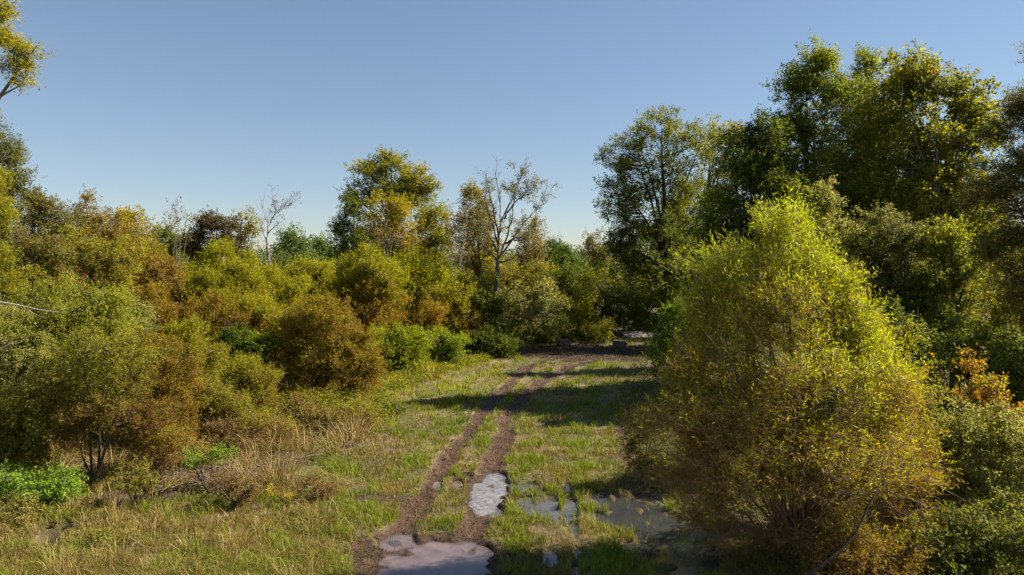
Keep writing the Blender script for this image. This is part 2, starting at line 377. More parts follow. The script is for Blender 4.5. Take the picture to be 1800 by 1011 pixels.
def plant(name, cat, label, D, u0, lobes, style, seed, group=None, stems=1, trunk_r=.18, fork=.35, lean=0., K=1., palette=None, hue=0.,
          ls=1., cap=90000, kc=1., mat=None, over=None, zbase=None, twigs=False, acc=None, limbs=None, bark=None, noise_amp=.9, flat=1.0, skirt=None, wig=.02, hx=0., thin=0.):
    global NLEAF
    s = dict(ST[style]); s.update(over or {})
    rg = np.random.default_rng(seed)
    px = D / 683.0
    base = np.array([(u0 - 900) / F * D, D, 0.0]) if zbase is None else np.array([(u0 - 900) / F * D, D, zbase])
    if zbase is None: base[2] = float(terrain(np.array([base[0]]), np.array([base[1]]))[0]) - .03
    if stems > 1 and not twigs:
        rq = np.random.default_rng(seed + 5000); ex = []
        for l in lobes:
            for _ in range(3):
                ex.append((l[0] + rq.uniform(-.8, .8) * l[2], l[1] - l[3] * rq.uniform(.55, 1.05), l[2] * rq.uniform(.16, .32), l[3] * rq.uniform(.3, .5), rq.normal() * l[2] * D / F * .4))
        lobes = list(lobes) + ex
    if skirt is None: skirt = stems > 1 and style in ('bush', 'rust', 'grey', 'herb', 'dark', 'olive', 'broad') and not twigs
    if skirt:
        ua = min(l[0] - l[2] for l in lobes); ub = max(l[0] + l[2] for l in lobes); vg = HOR + F * H_CAM / D
        vb = max(l[1] for l in lobes); hw = (ub - ua) * .27; rv = max((vg - vb) * .62, 10)
        lobes = list(lobes) + [(ua + hw * 1.25, vg - rv * .8, hw, rv), (ub - hw * 1.25, vg - rv * .8, hw, rv)]
    Lb = []
    for lo in lobes:
        u, v, ru, rv = lo[:4]; dy = lo[4] if len(lo) > 4 else 0.
        c = pt(u, v, D); c[1] += dy; rx = ru * D / F; rz = rv * D / F
        Lb.append((c - base, np.array([rx, rx * flat * .95, rz])))
    vol = np.array([np.prod(r) for _, r in Lb]); area = np.array([np.pi * r[0] * r[2] for _, r in Lb])
    A = area.sum() * .8
    L = max(s['L'] * ls, 2.2 * px); W = max(s['W'] * ls, s.get('mw', 1.0) * px)
    n = int(min(cap, s['K'] * K * A / (.5 * L * W)))
    per = 90 if n > 20000 else 50
    nc = max(s.get('minc', 30), int(n / per * kc))
    # cluster centres, biased to the outside of each lobe, thinned by 3D noise so the crown has gaps
    p_ = area / area.sum(); C = []; tot = 0
    R0 = float(np.sqrt(area.max() / np.pi))
    ztop = max(c[2] + r[2] for c, r in Lb); zbot = min(c[2] - r[2] for c, r in Lb)
    while tot < nc:
        k = rg.choice(len(Lb), size=nc * 2, p=p_)
        dr = unit(rg.normal(size=(nc * 2, 3)))
        q = rg.random(nc * 2) ** s['shell']
        cc = np.array([Lb[i][0] for i in k]); rr = np.array([Lb[i][1] for i in k])
        wob = .62 + .45 * noise3(dr * 2.2 + cc / (R0 + .1), seed * .37) + .28 * noise3(dr * 5 + cc / (R0 + .1), seed * .57)
        P = cc + dr * rr * (q * wob)[:, None]
        g = noise3(P / (R0 * .38 * s.get('gs', 1.)), seed * .91) * .65 + noise3(P / (R0 * .16), seed * 1.3) * .35
        ok = (g > s['gap'] * .92 + .06 * rg.random(len(P))) & (P[:, 2] > .15)
        C.append(P[ok]); tot += ok.sum()
    C = np.concatenate(C)[:nc]
    cen = (np.array([c for c, _ in Lb]) * p_[:, None]).sum(0)
    # ---- wood
    W_ = Acc()
    H = ztop
    m = 7
    tt = np.linspace(0, 1, m)
    limb_pts = []; limb_r = []
    if stems == 1:
        top = np.array([lean * H + (cen[0]) * .9, cen[1] * .6, H * .93])
        wg = np.cumsum(rg.normal(size=(m, 3)) * [.025, .025, 0] * H / 3, 0); wg[0] = 0
        T = np.outer(tt, top) + wg; T[:, :2] -= np.outer(tt * (1 - tt), top[:2]) * .6
        R = trunk_r * (1 - tt) ** .8 * .97 + .012; R[0] *= 1.35
        a, b = tubes(T[None], R[None], 8); W_.add(a, b)
        tf = np.linspace(fork * .7, 1, 20)
        T2 = np.stack([np.interp(tf, tt, T[:, i]) for i in range(3)], 1); limb_pts.append(T2); limb_r.append(np.interp(tf, tt, R))
        nl = limbs or 12
    else:
        T = None; nl = stems
    tgt = C[rg.choice(len(C), nl, replace=len(C) < nl)]
    if limbs == 0: tgt = tgt[:0]
    Ps = []; Rs = []
    for q in tgt:
        if stems == 1:
            h0 = np.clip((q[2] / H) * rg.uniform(.45, .8), fork, .85); st = np.array([np.interp(h0, tt, T[:, i]) for i in range(3)])
            r0 = np.interp(h0, tt, R) * .55
        else:
            st = np.array([rg.normal() * trunk_r * 2.2, rg.normal() * trunk_r * 2.2, 0]); r0 = trunk_r * rg.uniform(.5, 1)
        f = np.linspace(0, 1, m)[:, None]
        P = st + (q - st) * f
        P[:, 2:] += (f * (1 - f)) * np.linalg.norm(q - st) * (.35 if stems == 1 else .25)
        P += np.cumsum(rg.normal(size=(m, 3)), 0) * f * wig * np.linalg.norm(q - st)
        Ps.append(P); Rs.append(r0 * (1 - f[:, 0]) ** .8 + .006)
    if Ps:
        Ps = np.array(Ps); Rs = np.array(Rs)
        a, b = tubes(Ps, Rs, 6); W_.add(a, b)
        f2 = np.linspace(.25, 1, 14)
        for P, R_ in zip(Ps, Rs):
            limb_pts.append(np.stack([np.interp(f2, np.linspace(0, 1, m), P[:, i]) for i in range(3)], 1)); limb_r.append(np.interp(f2, np.linspace(0, 1, m), R_))
    LP = np.concatenate(limb_pts); LR = np.concatenate(limb_r)
    # branches from limbs to clusters
    nb = min(len(C), 900)
    Cb = C[:nb]
    dd = np.linalg.norm(Cb[:, None] - LP[None], axis=2) + np.maximum(0, LP[None, :, 2] - Cb[:, None, 2]) * 1.2
    j = dd.argmin(1); S0 = LP[j]; r0 = np.minimum(LR[j] * .6, .012 + .012 * np.linalg.norm(Cb - S0, axis=1))
    r0 = np.maximum(r0, .22 * px if style != 'bare' else .2 * px)
    f = np.linspace(0, 1, 5)[None, :, None]; ln = np.linalg.norm(Cb - S0, axis=1)[:, None, None]
    P = S0[:, None] + (Cb - S0)[:, None] * f
    P[..., 2:] += f * (1 - f) * ln * .3 * s['up']
    P = P + rg.normal(size=P.shape) * .035 * ln * np.sin(f * 3.14)
    RR = r0[:, None] * (1 - .75 * f[..., 0])
    a, b = tubes(P, RR, 3); W_.add(a, b)
    # ---- leaves on sprigs
    csz = s['cl'] * R0
    csz = max(csz, 2.5 * L)
    csz = min(csz, 1.1)
    nper = max(6, n // max(1, len(C)))
    lps = 9; k_s = max(1, int(round(nper / lps)))
    S = len(C) * k_s
    cl = np.repeat(np.arange(len(C)), k_s)
    out = unit(C - cen)[cl]
    sd_ = unit(out * .8 + np.array([0, 0, 1.]) * s['up'] + rg.normal(size=(S, 3)) * .75)
    so = C[cl] + rg.normal(size=(S, 3)) * csz * [.5, .5, .36]
    sl = csz * s['sp'] * rg.uniform(.5, 1.2, S)
    t = np.tile((np.arange(lps) + .5) / lps, S); si = np.repeat(np.arange(S), lps)
    bend = np.array([0, 0, -1.]) * s['droop']
    pos = so[si] + sd_[si] * (sl[si] * t)[:, None] + bend * (sl[si] * t * t)[:, None] * .6
    N = len(pos)
    pos = pos + rg.normal(size=(N, 3)) * L * .35
    d = unit(sd_[si] * .7 + rg.normal(size=(N, 3)) * .7 + bend)
    nrm = unit(rg.normal(size=(N, 3)) * .75 + np.array([0, 0, .8]) + unit(pos - cen) * .8)
    LL = L * rg.uniform(.65, 1.25, N); WW = W * rg.uniform(.7, 1.2, N)
    hf = (pos[:, 2] - zbot) / (ztop - zbot)
    keep = (pos[:, 2] > .03) & (rg.random(S)[si] > thin * np.clip(1.15 - hf * 1.6 - pos[:, 0] / R0 * .12, 0, 1))
    pos, d, nrm, LL, WW, si = pos[keep], d[keep], nrm[keep], LL[keep], WW[keep], si[keep]
    V, Q = leaf_quads(pos, d, nrm, LL, WW)
    hf = (pos[:, 2] - zbot) / (ztop - zbot)
    cn = (.5 * noise3(C / (R0 * .45 + .2), seed * 2.1) + .5 * noise3((C + base) / 1.6, 4.4) * 1.0)[cl[si]]; cn = .5 + (cn - .5) * 1.35
    rj = rg.random(S)[si]
    tcol = .5 + hue + hx * (pos[:, 0] - cen[0]) / R0 + s.get('hg', .15) * (hf - .5) * 1.1 + (cn - .5) * noise_amp + (rj - .5) * .6 + (rg.random(len(pos)) - .5) * .25
    colr = pal(palette or s['pal'], tcol) * BOOST * rg.uniform(.75, 1.22, len(pos))[:, None]
    if acc is not None:   # a share of leaves turned to another colour, sprig by sprig
        ac, fr = acc
        sel = (rg.random(S) < fr)[si]; colr[sel] = np.array(ac) * rg.uniform(.7, 1.2, (sel.sum(), 1))
    NLEAF += len(pos)
    root = empty(name, base)
    if twigs:
        e = so + sd_ * sl[:, None] + bend * sl[:, None] * .6
        f3 = np.linspace(0, 1, 3)[None, :, None]
        a, b = tubes(C[cl][:, None] * (1 - f3) ** 2 + 2 * f3 * (1 - f3) * so[:, None] + e[:, None] * f3 ** 2, np.full((S, 3), .004) * [1.3, 1., .5], 3); W_.add(a, b)
    Vw, Fw, _ = W_.get()
    mesh('trunk' if stems == 1 else 'stems', Vw, Fw, bark or s['bark'], root, smooth=True)
    mesh('crown' if stems == 1 else 'foliage', V, Q, mat or M_LEAF, root, colors=np.repeat(colr, 4, 0))
    tag(root, label, cat, group)
    return root

# ------------------------------------------------------------------ the trees and shrubs, near to far
# hero willow beside the puddles
plant('willow_tree', 'tree', 'large bushy willow with bright yellow green top and rusty lower leaves beside the dark water', 14.9, 1395,
      [(1374, 409, 42, 40, .2), (1354, 448, 60, 54, .2), (1410, 450, 48, 60, .4), (1290, 490, 58, 54, .1), (1450, 510, 52, 60, .4), (1245, 555, 44, 52, 0), (1490, 580, 58, 70, .4), (1370, 560, 96, 86, .1), (1225, 640, 66, 64, -.3), (1390, 680, 126, 106, 0), (1530, 680, 70, 84, .3),
       (1180, 730, 66, 56, -.5), (1280, 780, 104, 84, -.4), (1440, 800, 130, 106, -.2), (1570, 780, 62, 96, .2), (1165, 820, 56, 36, -.2), (1250, 880, 76, 56, -.3), (1520, 915, 115, 80, -.2), (1370, 945, 130, 56, -.2),
       (1208, 470, 16, 20, .2), (1130, 665, 24, 16, -.6), (1112, 735, 22, 16, -.8), (1120, 860, 26, 12, -.5), (1560, 610, 22, 20, .5), (1605, 700, 24, 20, .4), (1418, 402, 12, 18, .5), (1500, 500, 20, 22, .3), (1625, 850, 24, 22, 0)],
      'yg', 11, stems=60, trunk_r=.05, K=1.0, palette=WILLOW, hue=.03, cap=240000, kc=1.5, mat=M_WILLOW, twigs=True, noise_amp=.55, wig=.03, hx=.04, thin=.75,
      over=dict(L=.12, W=.018, mw=.75, K=4.1, hg=.8, gs=1.15, shell=.5, gap=.47, up=1.0, droop=.2, cl=.17, sp=1.7, bark=M_BARK_RED))
rows = [
 # right wall of tall trees
 ('broadleaf_tree', 'tree', 'tall spreading dark green tree left end of the right hand treeline, sky on its left', 50, 1165,
  [(1085, 290, 36, 46), (1120, 235, 40, 40, 1), (1170, 222, 48, 38), (1215, 260, 45, 45, -1), (1095, 360, 52, 60), (1160, 310, 70, 66), (1150, 400, 84, 70), (1210, 380, 60, 80, 1), (1090, 440, 48, 52), (1150, 480, 90, 50), (1230, 480, 60, 60)],
  'broad', 21, dict(trunk_r=.32, K=1.05, palette=[(.045, .06, .014), (.08, .095, .018), (.15, .14, .025)], over=dict(gap=.42, cl=.15), cap=90000, bark=M_BARK_DARK)),
 ('broadleaf_tree', 'tree', 'yellowing olive tree behind the dark spreading tree at the gap in the skyline', 57, 1250,
  [(1250, 235, 32, 36), (1285, 245, 26, 34), (1262, 330, 46, 70), (1240, 430, 50, 60)], 'yg', 22, dict(trunk_r=.22, K=.7, over=dict(gap=.45), palette=[(.08, .085, .02), (.14, .135, .02), (.22, .18, .03)])),
 ('broadleaf_tree', 'tree', 'dark green tree with a pointed dip between two taller crowns right of the yellowing tree', 33, 1320,
  [(1318, 232, 41, 41), (1350, 265, 47, 54), (1305, 300, 54, 63), (1340, 360, 79, 86), (1280, 400, 56, 79), (1330, 450, 90, 79)], 'dark', 23, dict(trunk_r=.25, K=.9)),
 ('broadleaf_tree', 'tree', 'tallest narrow topped tree with sky showing through its open upper branches', 34, 1445,
  [(1440, 108, 38, 47), (1400, 158, 36, 45), (1462, 175, 50, 61), (1378, 225, 34, 38), (1420, 240, 59, 59), (1480, 270, 50, 68), (1385, 320, 63, 68), (1450, 350, 79, 79)],
  'broad_open', 24, dict(trunk_r=.26, K=1.5, over=dict(gap=.42), palette=[(.055, .07, .014), (.10, .12, .018), (.17, .17, .028)])),
 ('broadleaf_tree', 'tree', 'slim spiky topped tree just right of the tallest one', 42, 1525,
  [(1523, 118, 23, 38), (1515, 165, 38, 45), (1540, 220, 45, 56), (1500, 300, 56, 68)], 'broad_open', 25, dict(trunk_r=.18, K=1.2)),
 ('broadleaf_tree', 'tree', 'sunlit olive green tree filling the middle of the right hand treeline', 36, 1535,
  [(1520, 200, 52, 56), (1570, 230, 56, 62), (1540, 295, 84, 79), (1490, 350, 68, 68), (1580, 380, 86, 86), (1510, 430, 102, 79), (1570, 490, 113, 75)], 'broad', 26,
  dict(trunk_r=.28, K=.95, palette=[(.05, .065, .014), (.10, .11, .02), (.18, .17, .03)], over=dict(gap=.38))),
 ('broadleaf_tree', 'tree', 'big round topped tree with large coppery and yellow leaves near the right edge', 33, 1630,
  [(1590, 128, 54, 45), (1640, 150, 52, 47), (1690, 190, 52, 50), (1720, 240, 38, 52), (1600, 215, 75, 75), (1665, 275, 84, 75), (1610, 340, 86, 79), (1690, 380, 68, 86), (1640, 450, 102, 79)], 'broad', 27,
  dict(trunk_r=.3, K=1.05, ls=1.3, palette=[(.06, .065, .016), (.09, .10, .018), (.14, .14, .022), (.23, .21, .02)], over=dict(gap=.38), acc=((.22, .14, .03), .025))),
 ('broadleaf_tree', 'tree', 'feathery rust tinged tree leaning in from the right edge against the sky', 22, 1865,
  [(1800, 95, 14, 22), (1795, 190, 44, 36), (1850, 200, 70, 60), (1765, 240, 34, 28), (1790, 300, 60, 44), (1740, 335, 46, 26), (1850, 320, 90, 90), (1780, 400, 66, 40), (1850, 480, 90, 80), (1740, 440, 44, 30)], 'olive', 28,
  dict(trunk_r=.2, K=.85, ls=.8, twigs=True, over=dict(gap=.40, W=.03, L=.09, sp=1.6, cl=.13), palette=[(.10, .07, .025), (.10, .10, .025), (.14, .14, .03)], bark=M_BARK_DARK, limbs=18)),
 ('small_tree', 'tree', 'dark green tree directly behind the peak of the willow', 31, 1395,  # mostly hidden tree, added to cast broader shade over the track
  [(1385, 345, 50, 44), (1350, 390, 54, 50), (1425, 400, 56, 54), (1380, 460, 80, 60), (1320, 470, 60, 56), (1300, 540, 60, 60)], 'broad', 30, dict(trunk_r=.16, K=.9, palette=[(.05, .066, .015), (.085, .10, .018), (.14, .145, .025)])),
 ('small_tree', 'tree', 'grey green young tree with a thin pointed leader behind the willow top', 29, 1462,
  [(1452, 352, 20, 34), (1440, 400, 34, 36), (1478, 430, 44, 44), (1450, 480, 50, 50), (1490, 520, 56, 56)], 'grey', 31, dict(trunk_r=.1, K=.9)),
 ('small_tree', 'tree', 'grey green leafy tree in mid height right of the willow crown', 29, 1570,
  [(1550, 400, 44, 44), (1590, 430, 46, 50), (1540, 470, 50, 50), (1600, 500, 60, 56), (1550, 550, 70, 50)], 'grey', 32, dict(trunk_r=.12, K=.9, palette=[(.05, .06, .022), (.085, .09, .03), (.15, .14, .05)])),
 ('small_tree', 'tree', 'vine hung tree with mixed yellow and dull green leaves below the coppery crown', 28, 1680,
  [(1660, 430, 54, 44), (1700, 470, 60, 56), (1650, 520, 64, 60), (1720, 560, 66, 60), (1670, 610, 76, 56)], 'broad', 33, dict(trunk_r=.14, K=.9, acc=((.24, .22, .03), .08))),
 ('small_tree', 'tree', 'brownish green twiggy tree at the right edge below the leaning branches', 25, 1795,
  [(1780, 500, 60, 50), (1830, 540, 70, 60), (1770, 580, 60, 56), (1820, 640, 80, 60)], 'olive', 34, dict(trunk_r=.12, K=.85)),
 ('shrub', 'shrub', 'dark shaded thicket shrub in the hollow right of the willow shoulder', 27, 1600, [(1570, 590, 54, 46), (1620, 620, 56, 50), (1580, 660, 60, 46)], 'dark', 35, dict(stems=7, trunk_r=.04)),
 ('shrub', 'shrub', 'dark shaded leafy shrub behind the orange sapling', 23, 1720, [(1700, 620, 56, 50), (1760, 650, 60, 56), (1720, 720, 70, 56)], 'dark', 36, dict(stems=7, trunk_r=.04)),
 ('shrub', 'shrub', 'dark leafy shrub at the right edge above the pale green bush', 20, 1815, [(1800, 650, 50, 60), (1840, 700, 60, 60), (1800, 760, 60, 60)], 'dark', 37, dict(stems=7, trunk_r=.04)),
 ('sapling', 'sapling', 'slender sapling with orange red and yellow leaves on the right', 18.5, 1728,
  [(1708, 640, 16, 26), (1738, 680, 26, 22), (1700, 700, 26, 24), (1745, 725, 34, 26), (1690, 750, 30, 26)], 'yellow', 38, dict(stems=5, trunk_r=.025, K=.8, ls=1., twigs=True, palette=[(.20, .08, .02), (.24, .14, .02), (.20, .17, .03), (.12, .13, .03)], noise_amp=1.6)),
 ('shrub', 'shrub', 'broadleaf shrub with orange flecks tucked against the right flank of the willow', 17, 1575,
  [(1545, 590, 34, 34), (1590, 615, 36, 30), (1560, 660, 44, 40), (1610, 670, 30, 30), (1600, 730, 50, 50), (1610, 800, 60, 60)], 'broad', 39, dict(stems=9, trunk_r=.03, K=.8, ls=.75, acc=((.34, .20, .02), .10), palette=[(.06, .07, .02), (.11, .12, .025), (.19, .19, .03)])),
 ('shrub', 'shrub', 'pale green feathery bush at the lower right', 16, 1735,
  [(1700, 770, 54, 46), (1765, 750, 50, 44), (1790, 800, 56, 56), (1720, 840, 76, 60), (1660, 860, 50, 60), (1780, 900, 70, 60)], 'grey', 40, dict(stems=14, trunk_r=.02, K=.9, ls=.8, twigs=True, palette=[(.10, .11, .03), (.17, .17, .045), (.26, .25, .07)])),
 ('shrub', 'shrub', 'low dark green leafy shrub in the bottom right corner', 13.8, 1700,
  [(1640, 960, 56, 44), (1720, 950, 60, 50), (1790, 960, 60, 56), (1680, 1010, 90, 40)], 'herb', 41, dict(stems=14, trunk_r=.015, K=.8, ls=.8, twigs=True, palette=[(.05, .065, .015), (.10, .11, .022), (.18, .17, .03)])),
 ('shrub', 'shrub', 'low rust leaved shrub at the foot of the willow by the bottom edge', 13.6, 1530,
  [(1500, 950, 60, 40), (1560, 985, 60, 36), (1460, 1005, 60, 26)], 'rust', 42, dict(stems=14, trunk_r=.012, K=.6, twigs=True, palette=[(.12, .06, .02), (.16, .10, .02), (.16, .16, .025)])),
 ('shrub', 'shrub', 'dark green shrub peering out behind the left side of the willow', 28, 1200,
  [(1190, 570, 38, 34), (1175, 610, 40, 36), (1225, 600, 46, 50), (1190, 660, 50, 50), (1250, 680, 50, 50)], 'broad', 43, dict(stems=9, trunk_r=.03, K=.9, ls=.7, palette=[(.04, .07, .015), (.07, .11, .02), (.12, .16, .02)])),
 ('shrub', 'shrub', 'small leafy shrub on the dark strip at the left foot of the willow', 19.5, 1130,
  [(1118, 775, 26, 26), (1145, 745, 30, 32), (1135, 815, 36, 32)], 'olive', 44, dict(stems=8, trunk_r=.015, K=.7, ls=.6, twigs=True)),
 # behind the clearing
 ('shrub', 'shrub', 'pale olive spreading shrub straight behind the far end of the track', 53, 940,
  [(905, 545, 32, 30), (945, 530, 40, 30), (975, 560, 34, 30), (930, 575, 50, 24)], 'grey', 51, dict(stems=9, trunk_r=.05, K=.8, over=dict(gap=.42))),
 ('shrub', 'shrub', 'dark green rounded shrub at the left of the far end of the track', 47, 852,
  [(850, 530, 32, 34), (870, 570, 34, 36), (830, 580, 30, 36)], 'dark', 52, dict(stems=7, trunk_r=.05, hue=.2)),
 ('small_tree', 'tree', 'yellow green young tree between the two stone blocks', 54, 1030,
  [(1030, 530, 16, 34), (1020, 565, 20, 26), (1040, 580, 22, 22)], 'yg', 53, dict(trunk_r=.06, K=.8, palette=[(.07, .08, .014), (.13, .135, .016), (.2, .19, .02)])),
 ('shrub', 'shrub', 'small yellow green shrub left of the pale slab', 52.5, 1062, [(1062, 583, 14, 16)], 'yg', 54, dict(stems=6, trunk_r=.03, K=.8, palette=[(.07, .08, .014), (.12, .125, .016), (.16, .15, .02)])),
 ('small_tree', 'tree', 'shaded green tree in the dark gap behind the young yellow green tree', 60, 1000,
  [(1000, 500, 30, 50), (1010, 555, 36, 40)], 'dark', 55, dict(trunk_r=.12)),
 ('small_tree', 'tree', 'drooping yellow green tree lit at the edge of the dark wood', 59, 1065,
  [(1050, 500, 30, 36), (1085, 530, 34, 34), (1060, 560, 36, 30)], 'yg', 56, dict(trunk_r=.12, K=.8, palette=[(.04, .05, .012), (.08, .09, .014), (.16, .16, .018)])),
 ('small_tree', 'tree', 'shadowy tree filling the dark wood behind the pale slab', 58, 1130,
  [(1120, 530, 44, 40), (1170, 540, 50, 50), (1130, 575, 60, 24)], 'dark', 57, dict(trunk_r=.15)),
 ('small_tree', 'tree', 'shadowy tree behind the upper left of the willow', 48, 1230, [(1220, 530, 50, 50), (1270, 500, 50, 60), (1240, 580, 60, 40)], 'dark', 58, dict(trunk_r=.15)),
 ('conifer', 'tree', 'small dark pointed conifer on the skyline right of the half bare tree', 76, 975, [(976, 438, 12, 22), (978, 475, 22, 30)], 'pine', 59, dict(trunk_r=.12)),
 ('conifer', 'tree', 'dark green conifer with two tips left of the low dip in the skyline', 72, 1003, [(992, 450, 14, 22), (1012, 465, 14, 18), (1000, 500, 24, 34)], 'pine', 60, dict(trunk_r=.12)),
 ('small_tree', 'tree', 'reddish brown thin tree right of the half bare tree', 80, 937, [(937, 410, 22, 22), (945, 440, 26, 26), (925, 460, 22, 28)], 'brown', 61, dict(trunk_r=.12, K=1.2, palette=[(.11, .07, .03), (.13, .095, .03), (.13, .12, .03)])),
 ('small_tree', 'tree', 'reddish brown tree against the left flank of the dark spreading tree', 68, 1040, [(1040, 425, 22, 24), (1050, 460, 28, 30), (1030, 490, 22, 24)], 'brown', 62, dict(trunk_r=.12, K=1.3, palette=[(.09, .055, .025), (.10, .08, .025), (.07, .08, .02)])),
 ('small_tree', 'tree', 'small golden yellow tree glimpsed low behind the half bare tree', 84, 925, [(922, 478, 16, 20), (915, 500, 20, 18)], 'yellow', 63, dict(trunk_r=.1)),
 ('small_tree', 'tree', 'mixed green tree low behind the pale olive spreading shrub', 62, 930, [(900, 490, 34, 40), (950, 500, 36, 36), (925, 530, 40, 30)], 'olive', 64, dict(trunk_r=.1, hue=-.1)),
 ('broadleaf_tree', 'tree', 'olive brown crown leaning against the half bare tree from the left', 57, 838,
  [(826, 345, 20, 26), (842, 375, 28, 34), (820, 400, 28, 34), (858, 420, 32, 40), (830, 450, 38, 36), (860, 480, 34, 34)], 'olive', 66, dict(trunk_r=.18, K=.7, over=dict(gap=.46), acc=((.16, .09, .03), .2))),
 ('dead_tree', 'tree', 'thin grey dead tree with bare forks left of the half bare tree', 49, 808, [(800, 420, 18, 50), (822, 440, 16, 40), (790, 400, 12, 30)], 'bare', 67, dict(stems=4, trunk_r=.07, K=.6)),
 ('broadleaf_tree', 'tree', 'tall yellow green tree standing above all the others in the middle distance', 80, 682,
  [(650, 300, 34, 26), (685, 290, 34, 24), (725, 312, 36, 28), (748, 335, 22, 20), (690, 330, 44, 26), (640, 340, 30, 24), (715, 352, 36, 24)], 'yg', 71,
  dict(trunk_r=.35, K=1.0, fork=.5, limbs=18, palette=[(.06, .075, .014), (.13, .13, .016), (.24, .20, .02)], over=dict(gap=.38, cl=.2), noise_amp=1.1)),
 ('conifer', 'tree', 'dark blue green tree against the left side of the tall yellow green tree', 77, 622,
  [(612, 350, 14, 16), (625, 375, 26, 24), (608, 400, 26, 26), (630, 425, 34, 34), (600, 440, 22, 28), (625, 470, 44, 30)], 'dark', 72, dict(trunk_r=.2, K=.8, over=dict(gap=.42))),
 ('broadleaf_tree', 'tree', 'golden yellow tree in front of the tall yellow green tree', 68, 685,
  [(665, 365, 26, 24), (695, 375, 28, 28), (680, 405, 40, 32), (715, 425, 30, 34), (655, 425, 28, 32), (690, 455, 44, 30)], 'yellow', 73, dict(trunk_r=.2, palette=[(.11, .105, .016), (.18, .155, .018), (.28, .22, .02)])),
 ('dead_tree', 'tree', 'leafless grey branched tree in front of the golden yellow tree', 62, 682, [(670, 410, 30, 36), (705, 420, 26, 30)], 'bare', 74, dict(trunk_r=.09, K=.3, fork=.3, bark=M_BARK)),
 ('broadleaf_tree', 'tree', 'rounded yellow green tree right of the golden one', 70, 760,
  [(765, 378, 26, 20), (745, 400, 30, 26), (770, 420, 30, 30), (745, 445, 40, 32)], 'yg', 75, dict(trunk_r=.2, palette=[(.08, .085, .014), (.15, .145, .016), (.25, .21, .02)])),
 ('conifer', 'tree', 'bright green round topped pine right of the pale dead tree', 105, 512, [(508, 418, 20, 16), (520, 438, 30, 22), (500, 455, 34, 24), (530, 470, 40, 24)], 'pine', 76, dict(trunk_r=.25, hue=.3)),
 ('conifer', 'tree', 'distant green pine between the round topped pine and the dark tree', 112, 560, [(562, 432, 18, 14), (575, 452, 26, 20), (555, 470, 34, 20)], 'pine', 77, dict(trunk_r=.25, hue=.1)),
 # left skyline
 ('broadleaf_tree', 'tree', 'dark brown umbrella shaped vine covered tree on the left skyline', 60, 375,
  [(370, 390, 26, 18), (395, 395, 24, 18), (355, 415, 32, 18), (400, 420, 34, 22), (340, 440, 28, 16), (385, 450, 40, 24)], 'dark', 81, dict(trunk_r=.2, palette=[(.03, .028, .014), (.06, .048, .02), (.10, .075, .03)], acc=((.16, .07, .02), .08), over=dict(gap=.44))),
 ('broadleaf_tree', 'tree', 'thin olive tree right of the umbrella shaped vine covered tree', 61, 428, [(432, 385, 16, 14), (425, 410, 18, 18), (442, 405, 12, 12), (430, 440, 22, 20)], 'olive', 82, dict(trunk_r=.1, K=.7)),
 ('dead_tree', 'tree', 'grey bare twiggy tree left of the umbrella shaped vine covered tree', 56, 308, [(300, 390, 22, 28), (318, 400, 18, 30), (330, 385, 12, 16)], 'bare', 83, dict(stems=4, trunk_r=.05, K=1.2, bark=M_BARK_MID, over=dict(minc=50))),
 ('broadleaf_tree', 'tree', 'dull green tree behind the grey bare twiggy tree', 64, 295, [(285, 405, 22, 18), (310, 425, 30, 26), (280, 445, 32, 26)], 'olive', 84, dict(trunk_r=.12, palette=G_MID)),
 ('broadleaf_tree', 'tree', 'tawny tree with a pointed knob of leaves highest on the left skyline', 47, 165,
  [(156, 352, 13, 16), (150, 380, 30, 22), (185, 390, 34, 24), (160, 420, 48, 34), (205, 420, 40, 34)], 'olive', 85, dict(trunk_r=.16, K=.9, palette=[(.10, .08, .03), (.15, .115, .03), (.21, .17, .03)])),
 ('broadleaf_tree', 'tree', 'yellow tinged tree stepping down the right end of the left skyline', 50, 232, [(228, 385, 26, 18), (245, 405, 24, 20), (225, 430, 36, 30), (255, 440, 26, 26)], 'olive', 86, dict(trunk_r=.14, palette=[(.10, .09, .02), (.17, .15, .02), (.26, .2, .025)])),
 ('broadleaf_tree', 'tree', 'dark olive tree with a ragged top beside the left edge oak', 44, 80, [(62, 348, 18, 20), (95, 365, 24, 18), (60, 385, 36, 30), (105, 400, 38, 30), (80, 440, 50, 36)], 'olive', 87, dict(trunk_r=.18, palette=[(.05, .055, .02), (.09, .085, .025), (.14, .12, .03)])),
 ('broadleaf_tree', 'tree', 'dull grey green tree against the sky at the left edge', 33, 5, [(15, 275, 30, 30), (-20, 250, 40, 40), (25, 310, 26, 28), (-10, 340, 50, 50)], 'grey', 88, dict(trunk_r=.22, K=.8, palette=[(.05, .06, .02), (.09, .09, .03), (.15, .14, .04)], bark=M_BARK_DARK)),
 ('cypress_tree', 'tree', 'feathery yellow green cypress with drooping branches at the upper left edge', 20, -120,
  [(2, 22, 16, 26), (5, 70, 26, 16), (40, 92, 25, 12), (20, 108, 26, 12), (45, 116, 14, 9), (36, 145, 14, 14), (-60, 60, 60, 60), (-90, 160, 70, 60), (-30, 320, 40, 44), (0, 370, 22, 36), (2, 440, 20, 14), (18, 488, 18, 10), (-50, 460, 50, 50), (48, 472, 18, 10), (-6, 560, 14, 12)],
  'yg', 89, dict(trunk_r=.3, K=1.2, limbs=26, over=dict(L=.09, W=.022, droop=.7, up=.0, sp=1.3, gap=.22, cl=.18, shell=.7), palette=[(.09, .10, .014), (.17, .16, .016), (.26, .22, .02)])),
